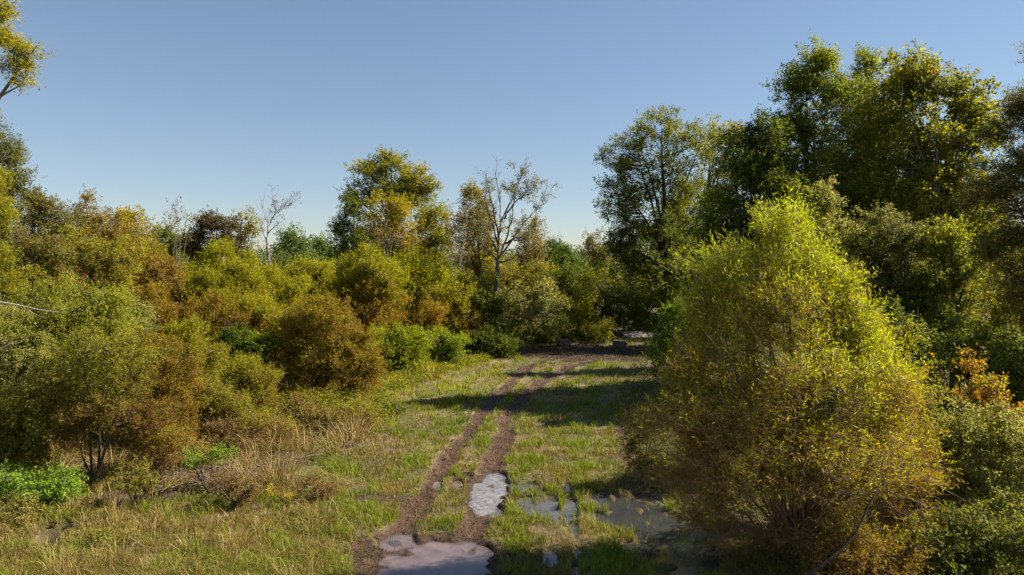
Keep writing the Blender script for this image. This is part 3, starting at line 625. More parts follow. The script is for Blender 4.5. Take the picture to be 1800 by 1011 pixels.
 ('broadleaf_tree', 'tree', 'reddish flecked dark tree below the left edge oak', 30, 50, [(30, 430, 56, 36), (80, 450, 50, 36), (40, 490, 60, 40), (100, 500, 50, 36)], 'olive', 90, dict(trunk_r=.14, K=.9, acc=((.22, .07, .03), .12), palette=[(.045, .05, .018), (.08, .08, .022), (.14, .13, .03)])),
 ('broadleaf_tree', 'tree', 'mixed yellow and olive tree in the middle of the left thicket', 34, 175, [(140, 440, 50, 36), (200, 450, 50, 36), (170, 490, 60, 40), (120, 500, 44, 40)], 'olive', 91, dict(trunk_r=.14, acc=((.28, .22, .03), .15))),
 ('broadleaf_tree', 'tree', 'brown and orange tinted small tree behind the left green bushes', 37, 255, [(240, 470, 40, 34), (280, 490, 40, 36), (250, 520, 50, 40)], 'olive', 92, dict(trunk_r=.1, palette=[(.09, .06, .02), (.15, .10, .025), (.19, .16, .03)])),
]
for r in rows:
    plant(*r[:3], r[3], r[4], r[5], r[6], r[7], **r[8])
BG = 'rounded bushes of the left thicket'
bushes = [  # label, D, u0, lobes, style, seed, kw
 ('yellow green bush with the highest dome right of the vine covered tree', 40, 395, [(385, 482, 44, 34), (420, 500, 44, 34), (370, 520, 50, 36), (430, 535, 46, 36)], 'bush', 101, dict(hue=.25)),
 ('yellow green bush left of the highest dome, rust at its foot', 38, 335, [(330, 510, 36, 30), (350, 535, 44, 36), (320, 560, 46, 36)], 'bush', 102, dict(hue=.05)),
 ('low yellow bush in front of the pale dead tree', 46, 478, [(470, 505, 36, 24), (505, 520, 36, 26), (480, 540, 44, 26)], 'bush', 103, dict(hue=.25)),
 ('olive bush below the distant pines', 50, 545, [(530, 490, 36, 24), (565, 500, 34, 26), (545, 525, 46, 28)], 'bush', 104, dict(hue=.2)),
 ('tall domed bush yellow on top and rust below under the golden tree', 43, 650, [(640, 480, 44, 32), (675, 500, 36, 32), (610, 510, 40, 34), (650, 545, 64, 44), (620, 580, 50, 30)], 'bush', 105, dict()),
 ('green topped narrow bush right of the tall domed bush', 48, 708, [(705, 475, 26, 22), (715, 505, 30, 30), (710, 540, 34, 30)], 'bush', 106, dict(hue=.35)),
 ('bright green topped bush left of the dark green rounded shrub', 49, 752, [(745, 475, 26, 20), (765, 500, 30, 26), (750, 540, 40, 34)], 'bush', 107, dict(hue=.4)),
 ('rusty green bush at the left edge of the far end of the track', 46, 800, [(795, 520, 34, 30), (780, 560, 38, 36), (820, 570, 30, 34)], 'bush', 108, dict(hue=.05)),
 ('small rust brown bush on the grassy bank before the track bend', 42, 750, [(760, 560, 26, 20), (740, 580, 28, 18)], 'rust', 109, dict()),
 ('broad rust orange bush nearest the track on the left', 29.5, 570, [(545, 562, 46, 30), (595, 585, 50, 38), (510, 590, 40, 34), (625, 630, 44, 36), (570, 640, 60, 38), (505, 645, 36, 34), (655, 650, 22, 24)], 'rust', 110, dict(K=.85, hue=.12, acc=((.15, .14, .018), .3))),
 ('rust and gold bush behind the broad rust orange bush', 34, 470, [(450, 560, 50, 36), (500, 575, 44, 34), (470, 600, 54, 40)], 'bush', 111, dict(hue=-.15)),
 ('deep orange bush below the left yellow green dome', 33, 395, [(380, 565, 46, 34), (420, 585, 44, 34), (390, 610, 50, 36)], 'rust', 112, dict(acc=((.19, .16, .02), .2))),
 ('dark green glossy broadleaf shrub set among the rusty bushes', 28.5, 432, [(420, 598, 30, 20), (455, 610, 26, 20), (435, 632, 36, 22)], 'broad', 113, dict(ls=.7, palette=[(.03, .05, .012), (.05, .075, .015), (.16, .18, .02)])),
 ('olive bush in front of the dark glossy shrub', 25.5, 430, [(400, 655, 50, 34), (450, 670, 46, 32), (420, 700, 60, 30)], 'bush', 114, dict(hue=.05, palette=[(.11, .075, .02), (.13, .11, .02), (.15, .145, .02)])),
 ('olive gold bush left of centre in the thicket', 28, 335, [(320, 610, 50, 38), (360, 640, 46, 38), (310, 660, 50, 36)], 'bush', 115, dict(hue=0)),
 ('orange brown bush below the brown tinted small tree', 33, 270, [(260, 545, 46, 32), (290, 570, 40, 32), (255, 590, 46, 30)], 'rust', 116, dict(acc=((.17, .15, .02), .25))),
 ('grey green bush behind the thin trunked near tree', 26, 215, [(200, 560, 50, 34), (240, 590, 44, 36), (205, 620, 50, 36)], 'grey', 117, dict(ls=.8)),
 ('green willowy bush with a pale sunlit crown in the left thicket', 22, 130, [(110, 545, 66, 44), (170, 560, 50, 44), (80, 590, 60, 44), (150, 620, 74, 50)], 'grey', 118, dict(ls=.8, K=1., palette=[(.09, .105, .02), (.15, .16, .025), (.23, .22, .04)])),
 ('pale grey green bush at the left edge', 20.5, 15, [(10, 590, 50, 50), (50, 640, 46, 44), (0, 680, 60, 50)], 'grey', 119, dict(ls=.8)),
 ('bright yellow green low bush on the bank beside the goldenrod', 38, 705, [(680, 600, 36, 20), (730, 600, 30, 16), (700, 622, 50, 18)], 'herb', 120, dict(palette=[(.09, .11, .016), (.16, .18, .02), (.22, .23, .02)])),
 ('green leafy vine heap under the rust brown bush', 41, 760, [(750, 600, 34, 18), (795, 605, 30, 14)], 'herb', 121, dict(palette=[(.07, .09, .016), (.12, .15, .02), (.2, .22, .02)])),
 ('dark green low shrub where the bank meets the far end of the track', 45, 870, [(865, 600, 30, 16), (890, 608, 18, 9), (840, 605, 26, 13)], 'herb', 122, dict(palette=G_DARK)),
 ('rust tinged bush right of the thin trunked near tree', 22, 285, [(270, 640, 44, 40), (310, 680, 44, 40), (270, 710, 50, 40)], 'rust', 123, dict(K=.8, acc=((.15, .13, .02), .3))),
 ('olive green bush low at the left edge above the bright green herbs', 18.5, 30, [(10, 730, 50, 40), (60, 750, 46, 36), (20, 790, 56, 36)], 'olive', 124, dict(ls=.7)),
 ('lower olive bush between the rusty bushes and the plumed grass', 23.5, 375, [(360, 700, 46, 26), (400, 715, 40, 24)], 'bush', 125, dict(hue=-.05, palette=[(.11, .08, .02), (.13, .11, .025), (.15, .145, .025)])),
]
for i, (lab, D, u0, lob, st, seed, kw) in enumerate(bushes):
    plant('shrub', 'bush', lab, D, u0, lob, st, seed, group=BG, stems=11, trunk_r=.03 if D > 25 else .022, **kw)
plant('small_tree', 'tree', 'thin trunked near tree with sparse rusty green leaves left of the tan grass', 18.8, 172,
      [(150, 610, 66, 56), (220, 640, 60, 54), (110, 680, 60, 54), (190, 710, 80, 56), (260, 730, 50, 44), (120, 760, 44, 36)], 'bush', 131, stems=5, trunk_r=.045, K=.42,
      palette=[(.13, .075, .02), (.14, .105, .022), (.16, .16, .022)], twigs=True, bark=M_BARK_DARK, hue=.15)
plant('herb_patch', 'plant', 'bright green leafy herbs low at the left edge', 17.3, 50, [(20, 845, 50, 26), (80, 850, 46, 26), (50, 880, 70, 22), (120, 860, 26, 20)], 'herb', 132, skirt=False, stems=20, trunk_r=.008, twigs=True,
      ls=.8, palette=[(.07, .11, .018), (.11, .18, .025), (.18, .25, .04)], K=.7)
plant('herb_patch', 'plant', 'small bright green ragweed clump among dry grass left of centre', 18.5, 370, [(340, 808, 24, 10), (385, 800, 20, 11)], 'herb', 133, skirt=False, stems=10, trunk_r=.006, ls=.6,
      palette=[(.06, .09, .02), (.11, .15, .03), (.17, .21, .04)])

G5 = 'low weedy shrubs at the edge of the tall grass'
weedy = [('dark green leafy weed clump where the shadow crosses the left verge', 28.5, 675, [(665, 712, 26, 18), (690, 722, 22, 14)], 'herb', 141, dict(palette=[(.05, .07, .015), (.08, .10, .02), (.12, .13, .02)])),
 ('rusty feathery shrublet just left of the tan grass fountain', 25, 545, [(530, 722, 28, 22), (560, 735, 26, 18)], 'brown', 142, dict(K=1.6)),
 ('olive feathery shrublet below the olive bush', 23, 470, [(450, 745, 34, 24), (490, 755, 30, 20)], 'bush', 143, dict(hue=.1, K=.7)),
 ('brown wiry shrublet beside the plumed grass row', 22, 405, [(390, 765, 32, 24), (425, 778, 26, 18)], 'brown', 144, dict(K=1.5)),
 ('tawny wiry shrublet above the brown grass mat', 20.5, 330, [(310, 785, 34, 24), (345, 795, 28, 20)], 'brown', 145, dict(K=1.5, palette=[(.15, .11, .04), (.20, .15, .05), (.20, .18, .04)])),
 ('rust and green wispy shrub on the right of the thin trunked near tree', 19.6, 285, [(265, 765, 40, 44), (300, 790, 34, 34), (250, 810, 34, 26)], 'bush', 146, dict(hue=-.15, K=.5)),
 ('olive wispy shrub leaning over the left ditch water', 17.6, 240, [(230, 835, 34, 26), (265, 850, 30, 20)], 'olive', 147, dict(K=.5, ls=.6)),
 ('fine brown shrublet at the front edge of the brown grass mat', 17.8, 415, [(400, 855, 30, 22), (435, 865, 26, 18)], 'brown', 148, dict(K=1.2)),
 ('yellow green wispy shrublet beside the tan grass fountain', 25.5, 630, [(620, 722, 26, 20), (645, 735, 20, 14)], 'bush', 149, dict(hue=.3, K=.6)),
 ('low tawny shrublet left of the ditch water', 16.4, 35, [(20, 895, 34, 22), (55, 905, 26, 16)], 'brown', 150, dict(K=1.3, palette=[(.14, .11, .04), (.18, .15, .05), (.16, .16, .03)])),
 ('short dark weed tussock in front of the left ditch water', 15.2, 190, [(180, 945, 30, 16), (210, 950, 26, 14)], 'herb', 151, dict(K=.6, ls=.7, palette=[(.07, .08, .02), (.12, .12, .025), (.18, .16, .03)])),
 ('dry reddish weed clump near the lone bright goldenrod', 18.3, 560, [(545, 850, 26, 16), (575, 856, 22, 12)], 'brown', 152, dict(K=1.3))]
for i, (lab, D, u0, lob, st, seed, kw) in enumerate(weedy):
    plant('weedy_shrub', 'shrub', lab, D, u0, lob, st, seed, group=G5, stems=14, trunk_r=.009, twigs=True, skirt=False, **dict(dict(ls=.7), **kw))

def skeleton_tree(name, cat, label, D, branches, r0, seed, bark, leaves=0, leafpal=None, leafy=None, twig_n=8, twig_l=1.0, twig_r=.012, spread=1.6, lsz=.13):
    """trunk and limbs laid along outlines at distance D, each limb bending away in depth; twigs and a few leaves grown from them"""
    r = np.random.default_rng(seed); o = pt(*branches[0][0], D); o[2] = float(terrain(np.array([o[0]]), np.array([D]))[0]) - .05
    W_ = Acc(); tips = []; tr = []
    ends = {}
    for bi, br in enumerate(branches):
        P = np.array([pt(*q, D) for q in br]) - o
        if bi == 0: P[0, 2] = 0
        dy = 0 if bi == 0 else r.normal() * spread
        f = np.linspace(0, 1, len(P)); P[:, 1] += dy * f ** 1.3
        t = np.linspace(0, 1, 12); S = np.stack([np.interp(t, f, P[:, k]) for k in range(3)], 1)
        for _ in range(2): S[1:-1] = (S[:-2] + 2 * S[1:-1] + S[2:]) / 4
        S[1:-1] += r.normal(size=(10, 3)) * .04
        ra = (r0 * np.linspace(1.15, .6, 12)) if bi == 0 else np.maximum(r0 * .36 * (1 - t) ** .9, .016)
        a, b = tubes(S[None], ra[None], 7 if bi == 0 else 5); W_.add(a, b)
        if bi:
            for _ in range(twig_n):
                tt_ = r.uniform(.3, 1.); c = np.array([np.interp(tt_, t, S[:, k]) for k in range(3)]); ax = unit(S[-1] - S[0])
                d = unit(ax * .9 + r.normal(size=3) * .6 + [0, 0, .25]); L = twig_l * r.uniform(.4, 1.3)
                g = np.linspace(0, 1, 5)[:, None]; T_ = c + d * L * g + np.array([0, 0, .15]) * L * g * g + np.cumsum(r.normal(size=(5, 3)), 0) * .03 * L * g
                a, b = tubes(T_[None], (twig_r * np.linspace(1.2, .4, 5))[None], 3); W_.add(a, b)
                for _k in range(3):
                    q = T_[r.integers(2, 5)]; d2 = unit(d + r.normal(size=3) * .6); T2 = q + d2 * L * .45 * np.linspace(0, 1, 3)[:, None]
                    a, b = tubes(T2[None], (twig_r * .6 * np.linspace(1, .5, 3))[None], 3); W_.add(a, b)
                    if leafy is None or bi in leafy: tips.append(T2)
    root = tag(empty(name, o), label, cat)
    V, Q, _ = W_.get(); mesh('trunk', V, Q, bark, root, smooth=True)
    if leaves:
        T3 = np.array(tips); k = r.integers(0, len(T3), leaves); s = r.random((leaves, 1)) ** .5
        c = T3[k, 0] * (1 - s) + T3[k, 2] * s + r.normal(size=(leaves, 3)) * .12
        V, Q = leaf_quads(c, unit(r.normal(size=(leaves, 3)) + [0, 0, -.3]), unit(r.normal(size=(leaves, 3)) + [0, 0, .5]), lsz * r.uniform(.7, 1.3, leaves), lsz * .6 * r.uniform(.7, 1.3, leaves))
        mesh('crown', V, Q, M_LEAF, root, colors=np.repeat(pal(leafpal, r.random(leaves)), 4, 0))
    return root
skeleton_tree('half_bare_tree', 'tree', 'half bare tree with pale trunk and wide upswept branches holding a few brown leaves', 51,
    [[(872, 600), (871, 530), (874, 480), (875, 456)],
     [(875, 458), (877, 434), (881, 387), (877, 345), (871, 306)], [(875, 458), (888, 428), (897, 395), (903, 363), (905, 345)],
     [(876, 459), (891, 430), (907, 410), (926, 383), (948, 361), (964, 353)], [(876, 462), (890, 457), (903, 452), (920, 447), (935, 440)],
     [(875, 460), (859, 438), (845, 428), (832, 418)], [(881, 390), (890, 368), (903, 345), (910, 322), (918, 305)], [(887, 385), (893, 369), (907, 355), (926, 337), (930, 328)],
     [(877, 434), (867, 399), (859, 375), (852, 345)], [(877, 420), (870, 380), (862, 350), (858, 318)], [(903, 415), (915, 418), (930, 410)], [(888, 428), (900, 420), (915, 425), (925, 418)], [(876, 445), (864, 420), (850, 400), (838, 385)]],
    .25, 401, M_BARK, leaves=6500, leafpal=[(.16, .12, .05), (.20, .17, .06), (.16, .17, .05)], leafy=[3, 6, 7, 8, 4, 5, 10, 11, 12], twig_n=12, twig_l=1.2, twig_r=.018)
skeleton_tree('dead_tree', 'tree', 'tall pale dead tree whose bare top bends to the right over the bushes', 58,
    [[(477, 600), (476, 486), (471, 447), (468, 420)], [(468, 420), (475, 392), (489, 374), (503, 367), (520, 362)], [(468, 421), (461, 408), (455, 396), (452, 380)], [(470, 415), (472, 395), (471, 378), (468, 362)],
     [(472, 410), (480, 404), (489, 400), (497, 391)], [(475, 392), (481, 380), (484, 368), (480, 358)], [(473, 445), (482, 452), (491, 462)], [(489, 374), (495, 360), (508, 358)]],
    .14, 402, M_BARK_MID, leaves=220, leafpal=[(.09, .05, .04), (.13, .08, .05)], leafy=[1, 5, 7], twig_n=7, twig_l=1.0, twig_r=.016, spread=.9)
skeleton_tree('dead_tree', 'tree', 'slim grey bare stem forking upward close left of the half bare tree', 52,
    [[(815, 600), (814, 510), (813, 470)], [(813, 470), (808, 440), (800, 410), (795, 375)], [(813, 472), (820, 445), (824, 420), (826, 395)], [(812, 490), (803, 468), (793, 450)], [(814, 480), (828, 458), (838, 440)]],
    .09, 403, M_BARK, twig_n=8, twig_l=1.3, twig_r=.014, spread=.8)

# fallen dead wood
def limb(name, label, cat, pts, r0, r1, mat, forks=()):
    P = np.array([pt(*p) for p in pts]); o = P[0].copy()
    A_ = Acc(); t = np.linspace(0, 1, 12); f = np.linspace(0, 1, len(P))
    S = np.stack([np.interp(t, f, P[:, i]) for i in range(3)], 1) - o
    S[1:-1] = (S[:-2] + S[1:-1] * 2 + S[2:]) / 4
    a, b = tubes(S[None], np.linspace(r0, r1, 12)[None], 6); A_.add(a, b)
    for fk in forks:
        Q = np.array([pt(*p) for p in fk]) - o; S2 = np.stack([np.interp(np.linspace(0, 1, 6), np.linspace(0, 1, len(Q)), Q[:, i]) for i in range(3)], 1)
        a, b = tubes(S2[None], np.linspace(r1 * 1.1, r1 * .4, 6)[None], 5); A_.add(a, b)
    V, Q, _ = A_.get(); ob = mesh(name, V, Q, mat, smooth=True); ob.location = o; tag(ob, label, cat); return ob
limb('dead_limb', 'pale broken dead limb sticking out of the left thicket', 'branch', [(-10, 530, 19.5), (30, 536, 19.3), (70, 545, 19.1), (104, 549, 19)], .03, .008, M_BARK_PALE,
     [[(40, 538, 19.3), (60, 552, 19.), (82, 560, 19)], [(-10, 545, 19.5), (20, 533, 19.4), (52, 540, 19.2)]])
limb('leaning_limb', 'dark leaning limb rising from the bottom edge at the foot of the willow', 'branch', [(1380, 1035, 12.9), (1440, 1000, 12.8), (1500, 950, 12.9), (1530, 880, 13.1), (1560, 840, 13.3)], .045, .01, M_BARK_DARK,
     [[(1500, 950, 12.9), (1545, 930, 12.9), (1575, 935, 12.9)], [(1520, 905, 13), (1560, 880, 13), (1590, 850, 13)]])

# stone blocks and slab at the end of the clearing
def block(name, label, u, v, D, size, seed, mat, group=None, rot=0.):
    rg = np.random.default_rng(seed); n = 7; V = []; 
    g = np.linspace(-1, 1, n); acc = Acc()
    for ax in range(3):
        for sg in (-1, 1):
            A, B = np.meshgrid(g, g, indexing='ij'); P = np.zeros((n, n, 3)); P[..., ax] = sg; P[..., (ax + 1) % 3] = A; P[..., (ax + 2) % 3] = B
            idx = np.arange(n * n).reshape(n, n); q = np.stack([idx[:-1, :-1], idx[1:, :-1], idx[1:, 1:], idx[:-1, 1:]], -1).reshape(-1, 4)
            if sg < 0: q = q[:, ::-1]
            acc.add(P.reshape(-1, 3), q)
    V, Q, _ = acc.get()
    V = V / (1 + .10 * (np.sum(V ** 2, 1) - 1))[:, None] * 1.05
    V = V * (1 + .22 * (noise3(V * 1.3, seed) - .5) + .1 * (noise3(V * 4, seed + 1) - .5))[:, None]
    V = V * np.array(size) / 2; V[:, 2] += size[2] * .42
    c, s_ = math.cos(rot), math.sin(rot); V = V @ np.array([[c, s_, 0], [-s_, c, 0], [0, 0, 1]])
    o = mesh(name, V, Q, mat); o.location = ((u - 900) / F * D, D, float(terrain(np.array([(u - 900) / F * D]), np.array([D]))[0]) - .03)
    tag(o, label, 'stone', group); return o
block('stone_block', 'squarish weathered stone block in front of the pale olive shrub at the track end', 991, 605, 51, (.85, .7, .55), 3, M_STONE, rot=.3)
block('stone_block', 'low weathered stone block at the edge of the shade left of the pale slab', 1090, 602, 51, (1.1, .6, .5), 6, M_STONE, rot=-.2)
# pale slab propped on two footings
cx, cyy = (1122 - 900) / F * 54.5, 54.5
root = tag(empty('stone_table', (cx, cyy, 0)), 'pale flat stone slab on low footings in shade at the clearing end', 'stone table')
n = 40; ang = np.linspace(0, 2 * np.pi, n, endpoint=False)
rad = 1 + .5 * (np.array([noise3(np.array([[math.cos(a) * 1.6, math.sin(a) * 1.6, 0]]), 8.)[0] for a in ang]) - .5)
ring = np.stack([np.cos(ang) * 1.45 * rad, np.sin(ang) * 1.25 * rad, np.zeros(n)], 1)
V = []
for sc_, z in ((.0, .62), (.5, .62), (.93, .60), (1., .585), (1., .53), (.9, .51), (0., .51)):
    r_ = ring * sc_; r_[:, 2] = z - .1 + .05 * (noise3(ring * sc_ * 1.5, 4.) - .5) - .05 * (ring[:, 0] * sc_) ** 2 * .6 - ring[:, 1] * sc_ * -.10; V.append(r_)
V = np.concatenate(V); idx = np.arange(7 * n).reshape(7, n)
q = np.stack([idx[:-1], np.roll(idx, -1, 1)[:-1], np.roll(idx, -1, 1)[1:], idx[1:]], -1).reshape(-1, 4)
mesh('slab', V, q, M_SLAB, root, smooth=False)
for dx in (-.55, .6):
    b = block('footing', 'x', 900, 600, 51, (.35, .5, .5), int(7 + dx * 2), M_STONE); del b['label'], b['category']; b.parent = root; b.location = (dx, 0, -.02)

# ------------------------------------------------------------------ grass, herbs, litter (nobody could count them)
rg = np.random.default_rng(77)
def blades(u, v, hpx, wpx, rgb, lean=.35, seed=0, z0=0.0, droopy=.3, off=None):
    """curved two-segment blades standing on the ground; hpx, wpx in metres"""
    X = (u - 900) / F * Dv(v); Y = Dv(v); Z = terrain(X, Y) + z0
    N = len(X); a = rg.random(N) * 2 * np.pi
    ld = np.stack([np.cos(a), np.sin(a), np.zeros(N)], 1)
    if off is not None: ld = unit(ld * .5 + unit(off))
    b = rg.random(N) * 2 * np.pi; sd_ = np.stack([np.cos(b), np.sin(b), np.zeros(N)], 1) * (wpx * .5)[:, None]
    h = hpx[:, None]; le = np.abs(rg.normal(size=N) * lean)[:, None]
    B = np.stack([X, Y, Z - .01], 1)
    M = B + np.array([0, 0, 1.]) * h * .55 + ld * h * le * .35
    T = B + np.array([0, 0, 1.]) * h * (1 - droopy * le) + ld * h * le * 1.1
    V = np.stack([B - sd_, B + sd_, M + sd_ * .8, M - sd_ * .8, T], 1).reshape(-1, 3)
    i = np.arange(N)[:, None] * 5
    Q = np.concatenate([i + [0, 1, 2], i + [0, 2, 3], i + [3, 2, 4]], 0)
    C = np.repeat(rgb, 5, 0)
    return V, Q, C
def in_water(u, v):
    X = (u - 900) / F * Dv(v); Y = Dv(v); p = np.zeros(u.shape); k = np.zeros(u.shape, int)
    for i, (nm, e) in enumerate(PUDDLES):
        q = pud(X, Y, e); k = np.where(q > p, i, k); p = np.maximum(p, q)
    return p, k
def tufted(n, tuft_n, poly=None, ur=(-150, 1950), vr=(596, 1130), spread=5.):
    """points gathered in tufts; uniform per unit of seen ground"""
    tu = rg.uniform(*ur, tuft_n); tv = rg.uniform(vr[0] ** 1., vr[1], tuft_n)
    k = rg.integers(0, tuft_n, n)
    sc_ = (tv[k] - HOR) / 400.
    u = tu[k] + rg.normal(size=n) * spread * sc_ * 1.6; v = tv[k] + rg.normal(size=n) * spread * sc_ * .7
    ok = (v > vr[0] - 4) & (v < 1150); u, v, k = u[ok], v[ok], k[ok]
    global OFF
    OFF = np.stack([(u - tu[k]), -(v - tv[k]) * 2.3, np.zeros(len(u))], 1)
    return u, v, k
def px_m(v): return Dv(v) / 683.
MAT = [(250, 815), (330, 800), (430, 800), (560, 812), (560, 838), (430, 862), (320, 868), (240, 850)]
GRN = [(.075, .10, .014), (.115, .16, .018), (.19, .25, .025)]
TAN = [(.17, .13, .06), (.27, .21, .10), (.40, .32, .17)]
OLV = [(.09, .085, .022), (.15, .14, .03), (.22, .20, .05)]
# short grass of the clearing
u, v, k = tufted(620000, 26000)
X = (u - 900) / F * Dv(v); Y = Dv(v)
mud = mudmask(X, Y); pw, pk = in_water(u, v)
tall = inpoly(u, v, TALL); right = inpoly(u, v, RIGHT)
gr = fbm2(X, Y, 1.3, 71., 4); dr = fbm2(X, Y, 1.0, 81., 4); th = fbm2(X, Y, .5, 91., 3)
dens = sm(.36, .56, th) * .9 + .10
dens = dens * (1 - sm(.35, .7, mud)) + .015
dens = np.where(pw > .3, np.isin(pk, [5, 7, 8, 4, 0]) * np.where(pk == 0, .03, .2) * sm(.5, .7, noise2(X, Y, .22, 5.)), dens)
dens = np.where(pk == 6, np.where(pw > .3, .05 * sm(.55, .75, noise2(X, Y, .25, 5.)), dens), dens)
dens = np.where(inpoly(u, v, MAT), dens * .2, dens); dens = np.where(tall, dens * .7, dens); dens = np.where(right, .25, dens)
ok = rg.random(len(u)) < dens; u, v, k, X, Y, gr, dr, tall, right = [q[ok] for q in (u, v, k, X, Y, gr, dr, tall, right)]
N = len(u)
tk = rg.random(26000)[k]
left = sm(880, 560, u)
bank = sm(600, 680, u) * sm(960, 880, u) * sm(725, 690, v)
isgreen = sm(.47, .60, gr + (tk - .5) * .34 - left * .03 + .07 * sm(780, 700, v) + .10 * bank) * .92
c1 = pal(GRN, .45 + (tk - .5) * .8 + (rg.random(N) - .5) * .4); c2 = pal(OLV, .4 + (dr - .5) * 2 + (rg.random(N) - .5) * .5); c3 = pal(TAN, .35 + (rg.random(N) - .5) * .8)
r3 = rg.random(N)[:, None]
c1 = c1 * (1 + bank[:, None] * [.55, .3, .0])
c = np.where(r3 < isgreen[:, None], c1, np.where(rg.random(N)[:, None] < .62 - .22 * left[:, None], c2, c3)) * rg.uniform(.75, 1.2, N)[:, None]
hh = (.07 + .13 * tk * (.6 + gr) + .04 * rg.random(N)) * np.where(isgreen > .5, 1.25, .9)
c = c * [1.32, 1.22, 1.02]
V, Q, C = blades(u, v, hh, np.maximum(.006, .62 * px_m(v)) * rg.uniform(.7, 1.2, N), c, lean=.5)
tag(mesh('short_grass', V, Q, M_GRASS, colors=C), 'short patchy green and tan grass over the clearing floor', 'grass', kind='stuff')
print('short grass', N)
# tall rank grass and dead stalks on the left
u, v, k = tufted(330000, 3600, ur=(-250, 930), vr=(600, 1130), spread=6.5)
ok = inpoly(u, v, TALL) | ((u < 620 - (v - 850) * .3) & (v > 850) & (rg.random(3600)[k] < .42)) ; pw, pk = in_water(u, v); ok &= ~(inpoly(u, v, MAT) & (rg.random(len(u)) < .82)); ok &= ~(pw > .3) & ~((pk >= 9) & (pw > .05))
u, v, k, OFF = u[ok], v[ok], k[ok], OFF[ok]; X = (u - 900) / F * Dv(v); Y = Dv(v); N = len(u)
tk = rg.random(3600)[k]; tq = rg.random(3600)[k]
pz = fbm2(X, Y, .9, 16., 3); kp = rg.random(N) < sm(.32, .46, pz) * .88 + .12
u, v, X, Y, k, OFF, tk, tq = [q[kp] for q in (u, v, X, Y, k, OFF, tk, tq)]; N = len(u)
zone = fbm2(X, Y, 2.2, 15., 3)
tanp = sm(.40, .56, zone + (tq - .5) * .45)
tanp = np.where(v > 880, tanp * .6, tanp)
far_green = sm(720, 680, v) * sm(600, 660, u)
tanp = tanp * (1 - far_green * .85)
r3 = rg.random(N)[:, None]
yg = 1.15 * pal([(.12, .13, .02), (.18, .19, .022), (.26, .25, .03)], tk + (rg.random(N) - .5) * .3)
c = np.where(r3 < tanp[:, None] * .72, pal(TAN, .4 + (rg.random(N) - .5) * .9), np.where(r3 < tanp[:, None] * .72 + .10, np.array([[.16, .09, .055]]), np.where(far_green[:, None] > .5, yg, np.where(tk[:, None] > .5, pal(OLV, .5 + (rg.random(N) - .5) * .8), pal(GRN, .4 + (rg.random(N) - .5) * .7)))))
c = c * rg.uniform(.75, 1.2, N)[:, None]
edge = np.clip((Dv(v) - 16) / 12, 0, 1)
hh = (.18 + 1.15 * tq ** 2 * (.5 + zone)) * rg.uniform(.55, 1.1, N) * (.8 + .5 * edge) * (1 - .35 * far_green)
hh = np.where((v > 865), hh * .6, hh)
c = c * [1.32, 1.22, 1.02]
V, Q, C = blades(u, v, hh, np.maximum(.006, .6 * px_m(v)) * rg.uniform(.7, 1.2, N), c, lean=.8, droopy=.5, off=OFF)
tag(mesh('tall_grass', V, Q, M_GRASS, colors=C), 'tall rank tan and green grass between the track and the left thicket', 'grass', kind='stuff')
# low broadleaf herbs and undergrowth, a carpet under everything outside the clearing
def herbs(name, label, n, ur, vr, test, hgt, palette, seed, ls=1., acc=None):
    u = rg.uniform(*ur, n); v = rg.uniform(*vr, n); ok = test(u, v); u, v = u[ok], v[ok]
    X = (u - 900) / F * Dv(v); Y = Dv(v); Z = terrain(X, Y); N = len(X)
    nz = fbm2(X, Y, 1.1, seed, 3); top = hgt * (.25 + 1.3 * nz) 
    L = np.maximum(.05 * ls, 2. * px_m(v)); W = L * .5
    c = np.stack([X + rg.normal(size=N) * .08, Y + rg.normal(size=N) * .08, Z + top * rg.random(N) ** .6], 1)
    d = unit(rg.normal(size=(N, 3)) + [0, 0, .5]); nr = unit(rg.normal(size=(N, 3)) * .7 + [0, 0, 1.])
    V, Q = leaf_quads(c, d, nr, L * rg.uniform(.6, 1.2, N), W * rg.uniform(.7, 1.2, N))
    cc = pal(palette, .5 + (fbm2(X, Y, .5, seed + 3, 2) - .5) * 2.2 + (rg.random(N) - .5) * .4) * rg.uniform(.7, 1.25, N)[:, None]
    if acc is not None:
        s_ = rg.random(N) < acc[1]; cc[s_] = acc[0]
    return tag(mesh(name, V, Q, M_LEAF, colors=np.repeat(cc, 4, 0)), label, 'undergrowth', kind='stuff')
nw = lambda u, v: in_water(u, v)[0] < .3
herbs('undergrowth', 'leafy undergrowth carpeting the ground beneath the left thicket', 110000, (-300, 900), (598, 800), lambda u, v: (inpoly(u, v, TALL)) & (v < 700 - (u - 500) * .12 + 60 * rg.random(len(u))) & (fbm2((u - 900) / F * Dv(v), Dv(v), 1.5, 3., 2) > .35), .55, G_OLIVE + [(.15, .17, .025)], 11.)
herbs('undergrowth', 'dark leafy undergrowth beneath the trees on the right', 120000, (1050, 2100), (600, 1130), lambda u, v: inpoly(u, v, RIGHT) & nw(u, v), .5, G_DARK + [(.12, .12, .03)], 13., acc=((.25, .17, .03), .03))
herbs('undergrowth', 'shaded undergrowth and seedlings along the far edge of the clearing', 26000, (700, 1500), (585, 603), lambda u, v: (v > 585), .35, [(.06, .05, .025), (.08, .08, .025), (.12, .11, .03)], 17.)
herbs('clover', 'low leafy weeds mixed into the short grass of the clearing', 90000, (-100, 1250), (640, 1130),
      lambda u, v: (~inpoly(u, v, RIGHT)) & (~inpoly(u, v, TALL)) & (in_water(u, v)[0] < .1) & (mudmask((u - 900) / F * Dv(v), Dv(v)) < .3) & (fbm2((u - 900) / F * Dv(v), Dv(v), .9, 7., 3) > .5), .09, [(.07, .09, .018), (.11, .14, .022), (.19, .21, .03)], 19., ls=.6)
